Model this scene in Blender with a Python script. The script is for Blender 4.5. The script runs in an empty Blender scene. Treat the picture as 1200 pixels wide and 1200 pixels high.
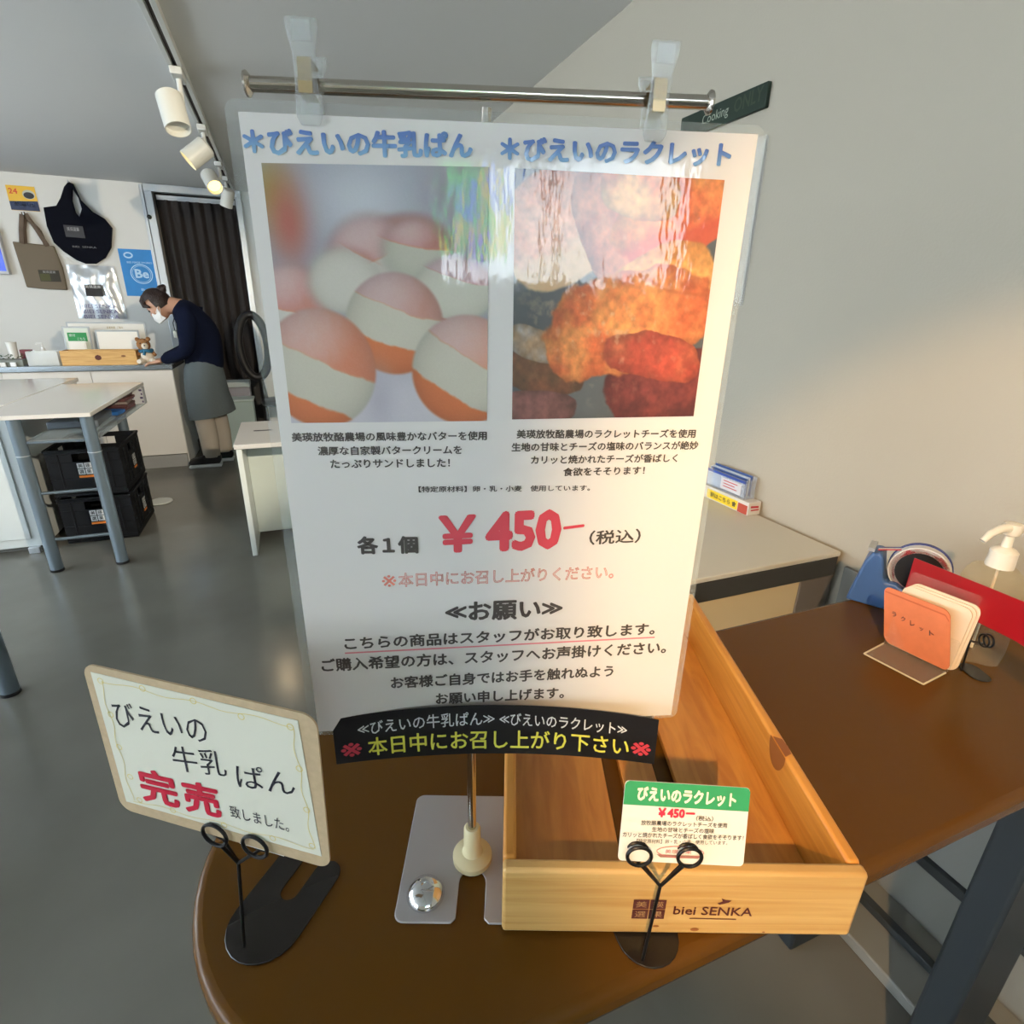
import bpy, bmesh, math, random
import numpy as np
from mathutils import Vector, Matrix
from math import sin, cos, pi, radians, sqrt
random.seed(7)
SC = bpy.context.scene
COL = SC.collection

# ------------------------------------------------------------------ camera
F, PITCH, YAW, ROLL = 643.724, radians(20.42821434), radians(21.85496259), radians(-1.09957595)
CAMZ = 1.3
cyw, syw, cp, sp = cos(YAW), sin(YAW), cos(PITCH), sin(PITCH)
fwd = Vector((syw*cp, cyw*cp, -sp)); right = Vector((cyw, -syw, 0)); down = fwd.cross(right)
r2 = cos(ROLL)*right + sin(ROLL)*down
d2 = -sin(ROLL)*right + cos(ROLL)*down
cd = bpy.data.cameras.new('camera'); cam = bpy.data.objects.new('camera', cd); COL.objects.link(cam)
cd.sensor_width = 36; cd.lens = F/1200*36; cd.clip_start = .01
m = Matrix((r2, -d2, -fwd)).transposed().to_4x4(); m.translation = Vector((0, 0, CAMZ)); cam.matrix_world = m
SC.camera = cam

# ------------------------------------------------------------------ light, sky, exposure
SC.view_settings.view_transform = 'Standard'; SC.view_settings.look = 'None'
SC.view_settings.gamma = 1; SC.view_settings.use_curve_mapping = False
SC.view_settings.exposure = -.05
SC.cycles.use_denoising = True
SC.cycles.max_bounces = 8; SC.cycles.transparent_max_bounces = 24
SC.cycles.sample_clamp_indirect = 4
W = bpy.data.worlds.new('daylight'); SC.world = W; W.use_nodes = True
bg = W.node_tree.nodes['Background']; bg.inputs[0].default_value = (.80, .91, 1, 1); bg.inputs[1].default_value = 9.0

def area(name, loc, rot, sx, sy, power, col):
    l = bpy.data.lights.new(name, 'AREA'); l.shape = 'RECTANGLE'; l.size = sx; l.size_y = sy
    l.energy = power; l.color = col
    o = bpy.data.objects.new(name, l); o.location = loc; o.rotation_euler = rot; COL.objects.link(o)
    o.visible_camera = True
    return o
def spot(name, loc, target, power, half_deg, blend, radius, col):
    l = bpy.data.lights.new(name, 'SPOT'); l.energy = power; l.spot_size = 2*radians(half_deg); l.spot_blend = blend
    l.shadow_soft_size = radius; l.color = col
    o = bpy.data.objects.new(name, l); o.location = loc
    o.rotation_euler = (Vector(target)-Vector(loc)).to_track_quat('-Z', 'Y').to_euler(); COL.objects.link(o)
    return o
WARM = (1, .74, .42)
# daylight entering by the left and rear windows (portals of the openings)
area('daylight_left', (-3.9, 1.6, 1.35), (0, radians(-90), 0), 1.3, 6.4, 42, (.90, .95, 1))
# warm ceiling spot behind the camera that rakes the display table and the right wall
spot('table_spot_light', (-.6, -.8, 2.06), (.98, .36, .74), 178, 18, .45, .022, (1, .64, .30))
# warm ceiling spot that lights the service counter
spot('counter_spot_light', (1.0, -.6, 2.06), (-1.35, 5.2, .8), 620, 17, .5, .03, (1, .84, .62))

# ------------------------------------------------------------------ materials
MATS = {}
def mat(name, col=(.8, .8, .8), rough=.5, metal=0, noise=0, nscale=20, bump=0, bscale=60, coat=0, trans=0,
        alpha=1, emit=None, estr=1, ior=1.45, spec=.5, stretch=None, col2=None, sheen=0, rvar=0):
    if name in MATS: return MATS[name]
    M = bpy.data.materials.new(name); M.use_nodes = True; MATS[name] = M
    nt = M.node_tree; N = nt.nodes; L = nt.links; b = N['Principled BSDF']
    b.inputs['Base Color'].default_value = (*col, 1); b.inputs['Roughness'].default_value = rough
    b.inputs['Metallic'].default_value = metal; b.inputs['IOR'].default_value = ior
    b.inputs['Specular IOR Level'].default_value = spec
    b.inputs['Coat Weight'].default_value = coat; b.inputs['Coat Roughness'].default_value = .06
    b.inputs['Transmission Weight'].default_value = trans; b.inputs['Alpha'].default_value = alpha
    b.inputs['Sheen Weight'].default_value = sheen
    if emit: b.inputs['Emission Color'].default_value = (*emit, 1); b.inputs['Emission Strength'].default_value = estr
    tc = N.new('ShaderNodeTexCoord'); mp = N.new('ShaderNodeMapping'); L.new(tc.outputs['Object'], mp.inputs[0])
    if stretch: mp.inputs['Scale'].default_value = stretch
    if noise or rvar:
        n = N.new('ShaderNodeTexNoise'); n.inputs['Scale'].default_value = nscale; n.inputs['Detail'].default_value = 5
        L.new(mp.outputs[0], n.inputs['Vector'])
    if noise:
        mx = N.new('ShaderNodeMix'); mx.data_type = 'RGBA'
        c2 = col2 or tuple(c*(1-noise) for c in col)
        mx.inputs[6].default_value = (*col, 1); mx.inputs[7].default_value = (*c2, 1)
        cr = N.new('ShaderNodeValToRGB'); cr.color_ramp.elements[0].position = .35; cr.color_ramp.elements[1].position = .65
        L.new(n.outputs['Fac'], cr.inputs[0]); L.new(cr.outputs[0], mx.inputs[0]); L.new(mx.outputs[2], b.inputs['Base Color'])
    if rvar:
        mr = N.new('ShaderNodeMapRange'); mr.inputs[3].default_value = rough-rvar; mr.inputs[4].default_value = rough+rvar
        L.new(n.outputs['Fac'], mr.inputs[0]); L.new(mr.outputs[0], b.inputs['Roughness'])
    if bump:
        nb = N.new('ShaderNodeTexNoise'); nb.inputs['Scale'].default_value = bscale; nb.inputs['Detail'].default_value = 4
        L.new(mp.outputs[0], nb.inputs['Vector'])
        bp = N.new('ShaderNodeBump'); bp.inputs['Strength'].default_value = bump; bp.inputs['Distance'].default_value = .01
        L.new(nb.outputs['Fac'], bp.inputs['Height']); L.new(bp.outputs[0], b.inputs['Normal'])
    return M
def wood(name, c1, c2, axis_scale, rough=.5):
    if name in MATS: return MATS[name]
    M = bpy.data.materials.new(name); M.use_nodes = True; MATS[name] = M
    nt = M.node_tree; N = nt.nodes; L = nt.links; b = N['Principled BSDF']
    tc = N.new('ShaderNodeTexCoord'); mp = N.new('ShaderNodeMapping'); mp.inputs['Scale'].default_value = axis_scale
    L.new(tc.outputs['Object'], mp.inputs[0])
    n = N.new('ShaderNodeTexNoise'); n.inputs['Scale'].default_value = 6; n.inputs['Detail'].default_value = 7; n.inputs['Distortion'].default_value = .6
    L.new(mp.outputs[0], n.inputs['Vector'])
    cr = N.new('ShaderNodeValToRGB'); e = cr.color_ramp.elements
    e[0].position = .3; e[0].color = (*c2, 1); e[1].position = .62; e[1].color = (*c1, 1)
    L.new(n.outputs['Fac'], cr.inputs[0]); L.new(cr.outputs[0], b.inputs['Base Color'])
    b.inputs['Roughness'].default_value = rough
    bp = N.new('ShaderNodeBump'); bp.inputs['Strength'].default_value = .25; bp.inputs['Distance'].default_value = .002
    L.new(n.outputs['Fac'], bp.inputs['Height']); L.new(bp.outputs[0], b.inputs['Normal'])
    return M
def wavy_coat(M, scale=9, dist=.0008, rough=.05, weight=1):
    # plastic lamination: a clear, slightly buckled gloss layer
    nt = M.node_tree; N = nt.nodes; L = nt.links; b = N['Principled BSDF']
    tc = N.new('ShaderNodeTexCoord')
    mp = N.new('ShaderNodeMapping'); mp.inputs['Scale'].default_value = (2.0, 2.0, .7); L.new(tc.outputs['Object'], mp.inputs[0])
    n = N.new('ShaderNodeTexNoise'); n.inputs['Scale'].default_value = scale; n.inputs['Detail'].default_value = 5; n.inputs['Roughness'].default_value = .6
    L.new(mp.outputs[0], n.inputs['Vector'])
    bp = N.new('ShaderNodeBump'); bp.inputs['Strength'].default_value = 1; bp.inputs['Distance'].default_value = dist
    L.new(n.outputs['Fac'], bp.inputs['Height']); L.new(bp.outputs[0], b.inputs['Coat Normal'])
    b.inputs['Coat Weight'].default_value = weight; b.inputs['Coat Roughness'].default_value = rough; b.inputs['Coat IOR'].default_value = 1.62
    return M
def clear(name, tint=(1, 1, 1), vis=.12, rough=.05, body=(.9, .95, .95)):
    # thin clear plastic: mostly see-through with a glossy skin
    if name in MATS: return MATS[name]
    M = bpy.data.materials.new(name); M.use_nodes = True; MATS[name] = M
    nt = M.node_tree; N = nt.nodes; L = nt.links; out = N['Material Output']; b = N['Principled BSDF']
    b.inputs['Base Color'].default_value = (*body, 1); b.inputs['Roughness'].default_value = rough
    t = N.new('ShaderNodeBsdfTransparent'); t.inputs[0].default_value = (*tint, 1)
    fr = N.new('ShaderNodeLayerWeight'); fr.inputs[0].default_value = .35
    mr = N.new('ShaderNodeMapRange'); mr.inputs[3].default_value = vis; mr.inputs[4].default_value = .38 if vis > .06 else .22
    L.new(fr.outputs['Facing'], mr.inputs[0])
    mx = N.new('ShaderNodeMixShader'); L.new(mr.outputs[0], mx.inputs[0]); L.new(t.outputs[0], mx.inputs[1]); L.new(b.outputs[0], mx.inputs[2])
    L.new(mx.outputs[0], out.inputs['Surface'])
    return M

def vcol_mat(name, rough=.45):
    M = mat(name, rough=rough); nt = M.node_tree
    a = nt.nodes.new('ShaderNodeVertexColor'); a.layer_name = 'print'
    nt.links.new(a.outputs[0], nt.nodes['Principled BSDF'].inputs['Base Color'])
    return M

# ------------------------------------------------------------------ geometry helpers
def smooth(me, angle=40):
    for p in me.polygons: p.use_smooth = True
    try: me.set_sharp_from_angle(angle=radians(angle))
    except Exception: pass
class MB:
    def __init__(s): s.v = []; s.f = []
    def add(s, vs, fs):
        k = len(s.v); s.v += [tuple(v) for v in vs]; s.f += [tuple(i+k for i in f) for f in fs]; return s
    def obox(s, o, ax, ay, az):
        o, ax, ay, az = map(Vector, (o, ax, ay, az))
        vs = [o, o+ax, o+ax+ay, o+ay, o+az, o+ax+az, o+ax+ay+az, o+ay+az]
        fs = [(0, 3, 2, 1), (4, 5, 6, 7), (0, 1, 5, 4), (1, 2, 6, 5), (2, 3, 7, 6), (3, 0, 4, 7)]
        if ax.cross(ay).dot(az) < 0: fs = [f[::-1] for f in fs]
        return s.add(vs, fs)
    def box(s, c, size, rz=0):
        x = Vector((cos(rz), sin(rz), 0))*size[0]; y = Vector((-sin(rz), cos(rz), 0))*size[1]; z = Vector((0, 0, size[2]))
        return s.obox(Vector(c)-x/2-y/2-z/2, x, y, z)
    def b2(s, x0, x1, y0, y1, z0, z1):
        return s.obox((x0, y0, z0), (x1-x0, 0, 0), (0, y1-y0, 0), (0, 0, z1-z0))
    def tube(s, pts, r, n=10, cap=True, closed=False):
        pts = [Vector(p) for p in pts]; rs = r if isinstance(r, (list, tuple)) else [r]*len(pts)
        N = len(pts); rings = []; ref = None
        for i, p in enumerate(pts):
            if closed: t = pts[(i+1) % N]-pts[i-1]
            else: t = pts[min(i+1, N-1)]-pts[max(i-1, 0)]
            t.normalize()
            if ref is None:
                ref = t.orthogonal().normalized()
            ref = (ref-t*ref.dot(t)).normalized(); bi = t.cross(ref)
            rings.append([p+(ref*cos(2*pi*k/n)+bi*sin(2*pi*k/n))*rs[i] for k in range(n)])
        vs = [v for R in rings for v in R]; fs = []
        for i in range(N if closed else N-1):
            a = i*n; b = ((i+1) % N)*n
            for k in range(n): fs.append((a+k, a+(k+1) % n, b+(k+1) % n, b+k))
        if cap and not closed:
            fs.append(tuple(range(n))[::-1]); fs.append(tuple((N-1)*n+k for k in range(n)))
        return s.add(vs, fs)
    def lathe(s, prof, c=(0, 0, 0), n=24, axis=(0, 0, 1)):
        q = Vector((0, 0, 1)).rotation_difference(Vector(axis)); c = Vector(c); vs = []; fs = []
        for (r, z) in prof:
            for k in range(n): vs.append(c+q @ Vector((r*cos(2*pi*k/n), r*sin(2*pi*k/n), z)))
        for i in range(len(prof)-1):
            for k in range(n): fs.append((i*n+k, i*n+(k+1) % n, (i+1)*n+(k+1) % n, (i+1)*n+k))
        fs.append(tuple(range(n))[::-1]); fs.append(tuple((len(prof)-1)*n+k for k in range(n)))
        return s.add(vs, fs)
    def prism(s, poly, o, ex, ey, ez):
        # polygon in the (ex, ey) plane extruded by vector ez
        o, ex, ey, ez = map(Vector, (o, ex, ey, ez)); n = len(poly)
        a = [o+ex*p[0]+ey*p[1] for p in poly]; b = [v+ez for v in a]
        fs = [tuple(range(n))[::-1], tuple(range(n, 2*n))]+[(k, (k+1) % n, n+(k+1) % n, n+k) for k in range(n)]
        if ex.cross(ey).dot(ez) < 0: fs = [f[::-1] for f in fs]
        ar = sum(poly[k][0]*poly[(k+1) % n][1]-poly[(k+1) % n][0]*poly[k][1] for k in range(n))
        if ar < 0: fs = [f[::-1] for f in fs]
        return s.add(a+b, fs)
    def build(s, name, m, parent=None, bevel=0, seg=2, sm=True, loc=None):
        me = bpy.data.meshes.new(name); vs = s.v
        if loc is not None: vs = [tuple(Vector(v)-Vector(loc)) for v in vs]
        me.from_pydata(vs, [], s.f); me.update()
        o = bpy.data.objects.new(name, me); COL.objects.link(o); me.materials.append(m)
        if loc is not None: o.location = loc
        if sm: smooth(me)
        if bevel:
            bv = o.modifiers.new('bevel', 'BEVEL'); bv.width = bevel; bv.segments = seg; bv.limit_method = 'ANGLE'; bv.harden_normals = False
        if parent:
            o.parent = parent; bpy.context.view_layer.update()
            o.matrix_parent_inverse = Matrix.Identity(4)
            pw = world_loc(parent); o.location = Vector(o.location)-pw
        return o
def world_loc(o):
    v = Vector(o.location)
    while o.parent: o = o.parent; v += Vector(o.location)
    return v
def tag(o, label, cat, group=None, kind=None):
    if label: o['label'] = label
    if cat: o['category'] = cat
    if group: o['group'] = group
    if kind: o['kind'] = kind
    return o
def thing(name, label, cat, loc, group=None):
    o = bpy.data.objects.new(name, None); COL.objects.link(o); o.location = loc; o.empty_display_size = .05
    return tag(o, label, cat, group)
def struct(mb, name, m, **k):
    o = mb.build(name, m, **k); o['kind'] = 'structure'; return o
def rrect(w, h, r, n=5, x0=0, y0=0):
    pts = []
    for cx, cy, a in ((w-r, r, -90), (w-r, h-r, 0), (r, h-r, 90), (r, r, 180)):
        for k in range(n+1):
            t = radians(a+90*k/n); pts.append((x0+cx+r*cos(t), y0+cy+r*sin(t)))
    return pts

# text as flat print on a mapped surface -------------------------------------
def text_mesh(name, body, fn, p0, p1, h, m, parent, bold=0, lift=.0002, fit='bbox', res=2, outline=0, kind=None):
    """fn(s,t)->(world point, normal). p0,p1 = lower-left/lower-right in sheet metres (t down); h = height"""
    c = bpy.data.curves.new(name, 'FONT'); c.body = body; c.resolution_u = res
    if outline: c.fill_mode = 'NONE'; c.bevel_depth = outline; c.bevel_resolution = 0
    t = bpy.data.objects.new(name, c); COL.objects.link(t)
    dg = bpy.context.evaluated_depsgraph_get(); dg.update()
    me = bpy.data.meshes.new_from_object(t.evaluated_get(dg)); bpy.data.objects.remove(t); bpy.data.curves.remove(c)
    if bold > .004:
        v0 = [tuple(v.co) for v in me.vertices]; f0 = [tuple(p.vertices) for p in me.polygons]; vs = []; fs = []; b = bold*1.1
        K = 5 if bold < .03 else 9
        for dx, dy, dz in [(b*cos(2*pi*q/(K-1)), b*sin(2*pi*q/(K-1))*.9, q*3e-5) for q in range(K-1)]+[(0, 0, K*3e-5)]:
            k = len(vs); vs += [(x+dx, y+dy, dz) for x, y, z in v0]; fs += [tuple(i+k for i in f) for f in f0]
        bpy.data.meshes.remove(me); me = bpy.data.meshes.new(name); me.from_pydata(vs, [], fs)
    n = len(me.vertices); co = np.empty(n*3, 'f'); me.vertices.foreach_get('co', co); co = co.reshape(-1, 3)
    x0, x1, y0, y1 = co[:, 0].min(), co[:, 0].max(), co[:, 1].min(), co[:, 1].max()
    pw = world_loc(parent) if parent else Vector((0, 0, 0))
    out = np.empty_like(co)
    for i in range(n):
        a = (co[i, 0]-x0)/(x1-x0); b = (co[i, 1]-y0)/(y1-y0)
        s = p0[0]+(p1[0]-p0[0])*a; tt = p0[1]+(p1[1]-p0[1])*a-h*b
        P, Nn = fn(s, tt); q = P+Nn*(lift+(float(co[i, 2]) if not outline else float(co[i, 2])/outline*.00005))-pw; out[i] = q[:]
    me.vertices.foreach_set('co', out.ravel()); me.update()
    me.materials.clear(); me.materials.append(m)
    o = bpy.data.objects.new(name, me); COL.objects.link(o)
    if parent: o.parent = parent
    return o
def merge(objs, name):
    # join several text meshes of one print into one
    vs = []; fs = []; o0 = objs[0]
    for o in objs:
        k = len(vs); vs += [tuple(v.co) for v in o.data.vertices]; fs += [tuple(i+k for i in p.vertices) for p in o.data.polygons]
    me = bpy.data.meshes.new(name); me.from_pydata(vs, [], fs); me.materials.append(o0.data.materials[0])
    par = o0.parent
    for o in objs: bpy.data.objects.remove(o)
    r = bpy.data.objects.new(name, me); COL.objects.link(r); r.parent = par
    return r
def flat_poly(name, polys, fn, m, parent, lift=.0002):
    vs = []; fs = []; pw = world_loc(parent) if parent else Vector((0, 0, 0))
    for p in polys:
        k = len(vs)
        for (s, t) in p:
            P, Nn = fn(s, t); vs.append(tuple(P+Nn*lift-pw))
        fs.append(tuple(range(k, k+len(p))))
    me = bpy.data.meshes.new(name); me.from_pydata(vs, [], fs); me.materials.append(m)
    o = bpy.data.objects.new(name, me); COL.objects.link(o)
    if parent: o.parent = parent
    return o
def stroke_poly(pts, w):
    # ribbon polygons along a 2D polyline
    out = []
    for a, b in zip(pts[:-1], pts[1:]):
        dx, dy = b[0]-a[0], b[1]-a[1]; l = sqrt(dx*dx+dy*dy) or 1; nx, ny = -dy/l*w/2, dx/l*w/2
        out.append([(a[0]+nx, a[1]+ny), (b[0]+nx, b[1]+ny), (b[0]-nx, b[1]-ny), (a[0]-nx, a[1]-ny)])
    return out
def planar(o, u, v):
    o, u, v = Vector(o), Vector(u).normalized(), Vector(v).normalized(); n = u.cross(v).normalized()
    # v runs down the sheet; the viewer's side is -n
    return lambda s, t: (o+u*s+v*t, -n)
def lin(r, g, b):
    f = lambda c: (c/255/12.92) if c/255 <= .04045 else ((c/255+.055)/1.055)**2.4
    return (f(r), f(g), f(b))

# ------------------------------------------------------------------ the room
XW, YB, ZC = 1.18, 6.2, 2.244
XL, YR = -4.0, -3.0
m_floor = mat('grey_epoxy_floor', (.165, .16, .138), .20, noise=.22, nscale=1.6, bump=.02, bscale=9, rvar=.07)
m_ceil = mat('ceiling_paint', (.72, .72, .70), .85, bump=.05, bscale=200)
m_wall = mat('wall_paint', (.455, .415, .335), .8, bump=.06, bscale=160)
m_wallb = mat('back_wall_paint', (.70, .70, .67), .8, bump=.05, bscale=160)
struct(MB().b2(XL-.1, XW+.1, YR-.1, YB+.3, -.1, 0), 'floor', m_floor, sm=False)
struct(MB().b2(XL-.1, XW+.1, YR-.1, YB+.3, ZC, ZC+.1), 'ceiling', m_ceil, sm=False)
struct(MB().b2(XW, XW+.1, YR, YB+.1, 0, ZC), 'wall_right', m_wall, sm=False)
DX0, DX1, DZ = -.93, -.28, 2.2
struct(MB().b2(XL, DX0, YB, YB+.1, 0, ZC).b2(DX1, XW, YB, YB+.1, 0, ZC).b2(DX0, DX1, YB, YB+.1, DZ, ZC), 'wall_back', m_wallb, sm=False)
# left wall with three large window openings
ws = [(-2.4, -.6), (-.2, 1.8), (2.2, 4.4)]
wl = MB().b2(XL-.1, XL, YR, YB, 0, .5).b2(XL-.1, XL, YR, YB, 2.1, ZC)
ys = [YR]+[y for w in ws for y in w]+[YB]
for a, b in zip(ys[::2], ys[1::2]): wl.b2(XL-.1, XL, a, b, .5, 2.1)
struct(wl, 'wall_left', m_wallb, sm=False)
m_alu = mat('aluminium_frame', (.62, .66, .70), .35, metal=.7)
m_glass = clear('window_glass', vis=.03, rough=.02)
def window(n, o, ux, w, z0, z1):
    o = Vector(o); ux = Vector(ux); nn = ux.cross(Vector((0, 0, 1)))*.05
    e = bpy.data.objects.new('window_%d' % n, None); COL.objects.link(e); e['kind'] = 'structure'; e.location = o
    f = MB(); t = .045
    zz = Vector((0, 0, 1))
    f.obox(o-nn/2, ux*w, nn, zz*t); f.obox(o-nn/2+zz*(z1-z0-t), ux*w, nn, zz*t)
    f.obox(o-nn/2+zz*t, ux*t, nn, zz*(z1-z0-2*t)); f.obox(o-nn/2+ux*(w-t)+zz*t, ux*t, nn, zz*(z1-z0-2*t)); f.obox(o-nn/2+ux*(w/2-t/2)+zz*t, ux*t, nn, zz*(z1-z0-2*t))
    f.build('window_frame', m_alu, e, bevel=.003)
    g = MB(); g.obox(o+zz*t+ux*t, ux*(w/2-1.5*t), nn*.1, zz*(z1-z0-2*t)); g.obox(o+zz*t+ux*(w/2+t/2), ux*(w/2-1.5*t), nn*.1, zz*(z1-z0-2*t))
    g.build('window_pane', m_glass, e, sm=False)
for i, (a, b) in enumerate(ws): window(i+1, (XL-.05, a, .5), (0, 1, 0), b-a, .5, 2.1)
# rear wall with a transom window (seen only as a reflection in the laminated notice)
rx0, rx1, rz0, rz1 = -1.02, .5, 1.42, 2.15
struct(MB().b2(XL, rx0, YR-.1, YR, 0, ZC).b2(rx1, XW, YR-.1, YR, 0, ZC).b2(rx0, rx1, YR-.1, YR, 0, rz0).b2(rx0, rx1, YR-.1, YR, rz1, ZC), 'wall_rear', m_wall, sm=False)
window(4, (rx0, YR-.05, rz0), (1, 0, 0), rx1-rx0, rz0, rz1)

# doorway behind the counter: aluminium frame, dark curtain
m_white = mat('white_paint', (.74, .76, .76), .45)
fr = MB().b2(DX0-.06, DX0+.0, YB-.035, YB+.02, 0, DZ+.04).b2(DX1, DX1+.05, YB-.035, YB+.02, 0, DZ+.04).b2(DX0-.06, DX1+.05, YB-.04, YB+.02, DZ-.02, DZ+.04)
d = struct(fr, 'door_1', m_alu, bevel=.004)
MB().b2(DX0-.09, DX0-.065, YB-.03, YB-.001, 1.2, DZ+.03).build('side_channel', m_alu, d, bevel=.003)
MB().lathe([(.018, 0), (.018, .012), (.006, .02)], (DX0-.05, YB-.035, 1.98), 12, (0, -1, 0)).build('sensor', mat('black_plastic', (.012, .012, .014), .35), d)
struct(MB().b2(DX0, DX1, YB+.09, YB+.12, 0, DZ), 'doorway_shade_sheet', mat('recess_shade', (.05, .05, .05), .8), sm=False)  # near-black sheet closing the doorway; the recess shade is put into its colour
t = thing('door_curtain', 'dark brown pleated curtain hanging in the doorway behind the staff member', 'curtain', (-.6, YB-.02, 2.15))
c = MB(); n = 120; x0, x1 = DX0+.02, DX1-.01
fold = lambda a: .018*sin(a*46)+.009*sin(a*23+1)+.004*sin(a*91)
vs = []
for zi, z in enumerate((2.13, 1.6, 1.1, .585)):
    for i in range(n+1):
        a = i/n; vs.append((x0+(x1-x0)*a, YB+.03+fold(a)*(1 if zi else .5), z))
k = len(vs)
vs2 = [(x, y+.004, z) for x, y, z in vs]
fs = [(r*(n+1)+i, (r+1)*(n+1)+i, (r+1)*(n+1)+i+1, r*(n+1)+i+1) for r in range(3) for i in range(n)]
c.add(vs, fs); c.add(vs2, [f[::-1] for f in fs]); c.build('curtain_cloth', mat('curtain_cloth', (.026, .022, .021), .95, bump=.3, bscale=500), t)
MB().tube([(x0, YB+.03, 2.14), (x1, YB+.03, 2.14)], .012).b2(x0, x1, YB+.02, YB+.05, 2.13, 2.165).build('curtain_rail', m_alu, t)
# grey drawer unit and pale bin seen under the curtain
t = thing('drawer_unit', 'grey low drawer unit with a pale rim under the doorway curtain', 'cabinet', (-.5, YB-.17, 0))
MB().b2(-.8, -.375, YB-.24, YB-.03, 0, .53).build('body', mat('grey_plastic', (.30, .30, .35), .5), t, bevel=.006)
MB().b2(-.81, -.37, YB-.25, YB-.025, .532, .58).build('rim', mat('pale_grey', (.48, .55, .57), .5), t, bevel=.006)
MB().b2(-.75, -.42, YB-.247, YB-.24, .41, .42).build('drawer_handle', mat('mid_grey', (.2, .2, .23), .5), t)
t = thing('storage_box', 'pale blue-grey low storage box on the floor under the curtain', 'box', (-.5, 5.85, 0))
MB().b2(-.72, -.35, 5.72, 5.93, 0, .43).build('body', mat('pale_blue_grey', (.40, .52, .53), .35), t, bevel=.008)
MB().b2(-.73, -.34, 5.71, 5.94, .431, .45).build('lid', mat('pale_blue_lid', (.5, .62, .63), .35), t, bevel=.005)
# black round-backed chair half hidden by the notice
t = thing('round_back_chair', 'black chair with a round hooped back partly hidden behind the notice', 'chair', (-.26, 5.6, 0))
mb = MB(); cx, cz = -.27, .93
mb.tube([(cx+.13*cos(a)*.9, 5.6, cz+.27*sin(a)) for a in [2*pi*k/36 for k in range(36)]], .036, 10, closed=True)
m_blk = mat('black_rubber', (.008, .008, .01), .5)
mb.build('back_hoop', m_blk, t)
MB().tube([(cx+.02, 5.6, .68), (cx+.04, 5.58, .0)], .02).build('leg', m_blk, t)
MB().tube([(cx+.30, 5.6, .44), (cx+.30, 5.6, 0)], .02).build('leg', m_blk, t)
MB().lathe([(.19, 0), (.2, .02), (.19, .045), (.1, .05)], (cx+.2, 5.5, .43)).build('seat', m_blk, t)
MB().tube([(cx+.02, 5.6, .68), (cx+.05, 5.55, .46)], .02).build('back_post', m_blk, t)

# ------------------------------------------------------------------ ceiling track and spots
t = thing('ceiling_track', 'white lighting track with dark slot running along the ceiling', 'light track', (-.3, 3, ZC))
m_track = mat('track_white', (.62, .64, .62), .4)
MB().b2(-.328, -.308, YR+.5, 6.0, ZC-.03, ZC-.0005).b2(-.290, -.270, YR+.5, 6.0, ZC-.03, ZC-.0005).build('rail', m_track, t, bevel=.002)
MB().b2(-.3079, -.2901, YR+.5, 6.0, ZC-.012, ZC-.0005).build('slot', mat('track_slot', (.05, .035, .03), .6), t)
def track_spot(y, pt, dirv, R, Ln, lit, label):
    pt = Vector(pt); dv = Vector(dirv).normalized()
    t = thing('track_spotlight', label, 'spotlight', (-.299, y, ZC-.03), 'spotlights on the ceiling track')
    MB().b2(-.322, -.276, y-.07, y+.07, ZC-.058, ZC-.0305).build('adapter', m_track, t, bevel=.004)
    MB().tube([(-.299, y, ZC-.055), (-.299, y, pt.z+.03), tuple(pt)], .011).build('arm', m_track, t)
    shade = MB().lathe([(R*.8, -Ln/2), (R, -Ln/2+.01), (R, Ln/2), (R*.93, Ln/2), (R*.9, Ln/2-.025), (.001, Ln/2-.03)], pt, 28, dv).build('lamp_shade', mat('spot_white', (.66, .67, .62), .4), t)
    if lit:
        MB().lathe([(R*.82, 0), (R*.6, .006), (.002, .01)], pt+dv*(Ln/2-.024), 24, dv).build('bulb', mat('lit_bulb', (1, .8, .4), emit=(1, .70, .22), estr=3), shade)
        o = spot('bulb_light', pt+dv*(Ln/2+.01), pt+dv*2, 7, 35, .6, .03, WARM)
    return t
track_spot(3.17, (-.335, 3.13, 2.055), (.15, -.35, -.9), .052, .15, False, 'nearest white can spotlight on the ceiling track, unlit dark mouth')
track_spot(4.02, (-.34, 4.0, 2.08), (-.75, -.1, -.6), .055, .14, True, 'white can spotlight turned left with a thin glowing rim, second along the track')
track_spot(4.93, (-.355, 4.88, 2.09), (.25, -.65, -.55), .052, .15, True, 'white can spotlight with glowing yellow face, third along the track')
track_spot(5.45, (-.30, 5.42, 2.07), (-.3, .3, -.9), .045, .13, False, 'farthest white can spotlight on the track, just below the glowing one')

# fixtures of the two lamps behind the camera
def can(name, loc, target, label):
    loc = Vector(loc); dv = (Vector(target)-loc).normalized(); t = thing(name, label, 'spotlight', (loc.x, loc.y, ZC-.001))
    MB().lathe([(.05, 0), (.05, -.02)][::-1], (loc.x, loc.y, ZC-.001), 20).build('ceiling_plate', m_track, t)
    MB().tube([(loc.x, loc.y, ZC-.02), tuple(loc-dv*.09)], .01).build('arm', m_track, t)
    MB().lathe([(.045, -.13), (.052, -.12), (.052, -.015), (.045, -.015), (.045, -.03)], loc, 24, dv).build('lamp_shade', MATS['spot_white'], t)
can('ceiling_spotlight', (-.6, -.8, 2.06), (.98, .36, .74), 'white can spotlight on the ceiling behind the viewer aimed at the display table')
can('ceiling_spotlight', (1.0, -.6, 2.06), (-1.35, 5.2, .8), 'white can spotlight on the ceiling behind the viewer aimed at the service counter')

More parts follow.
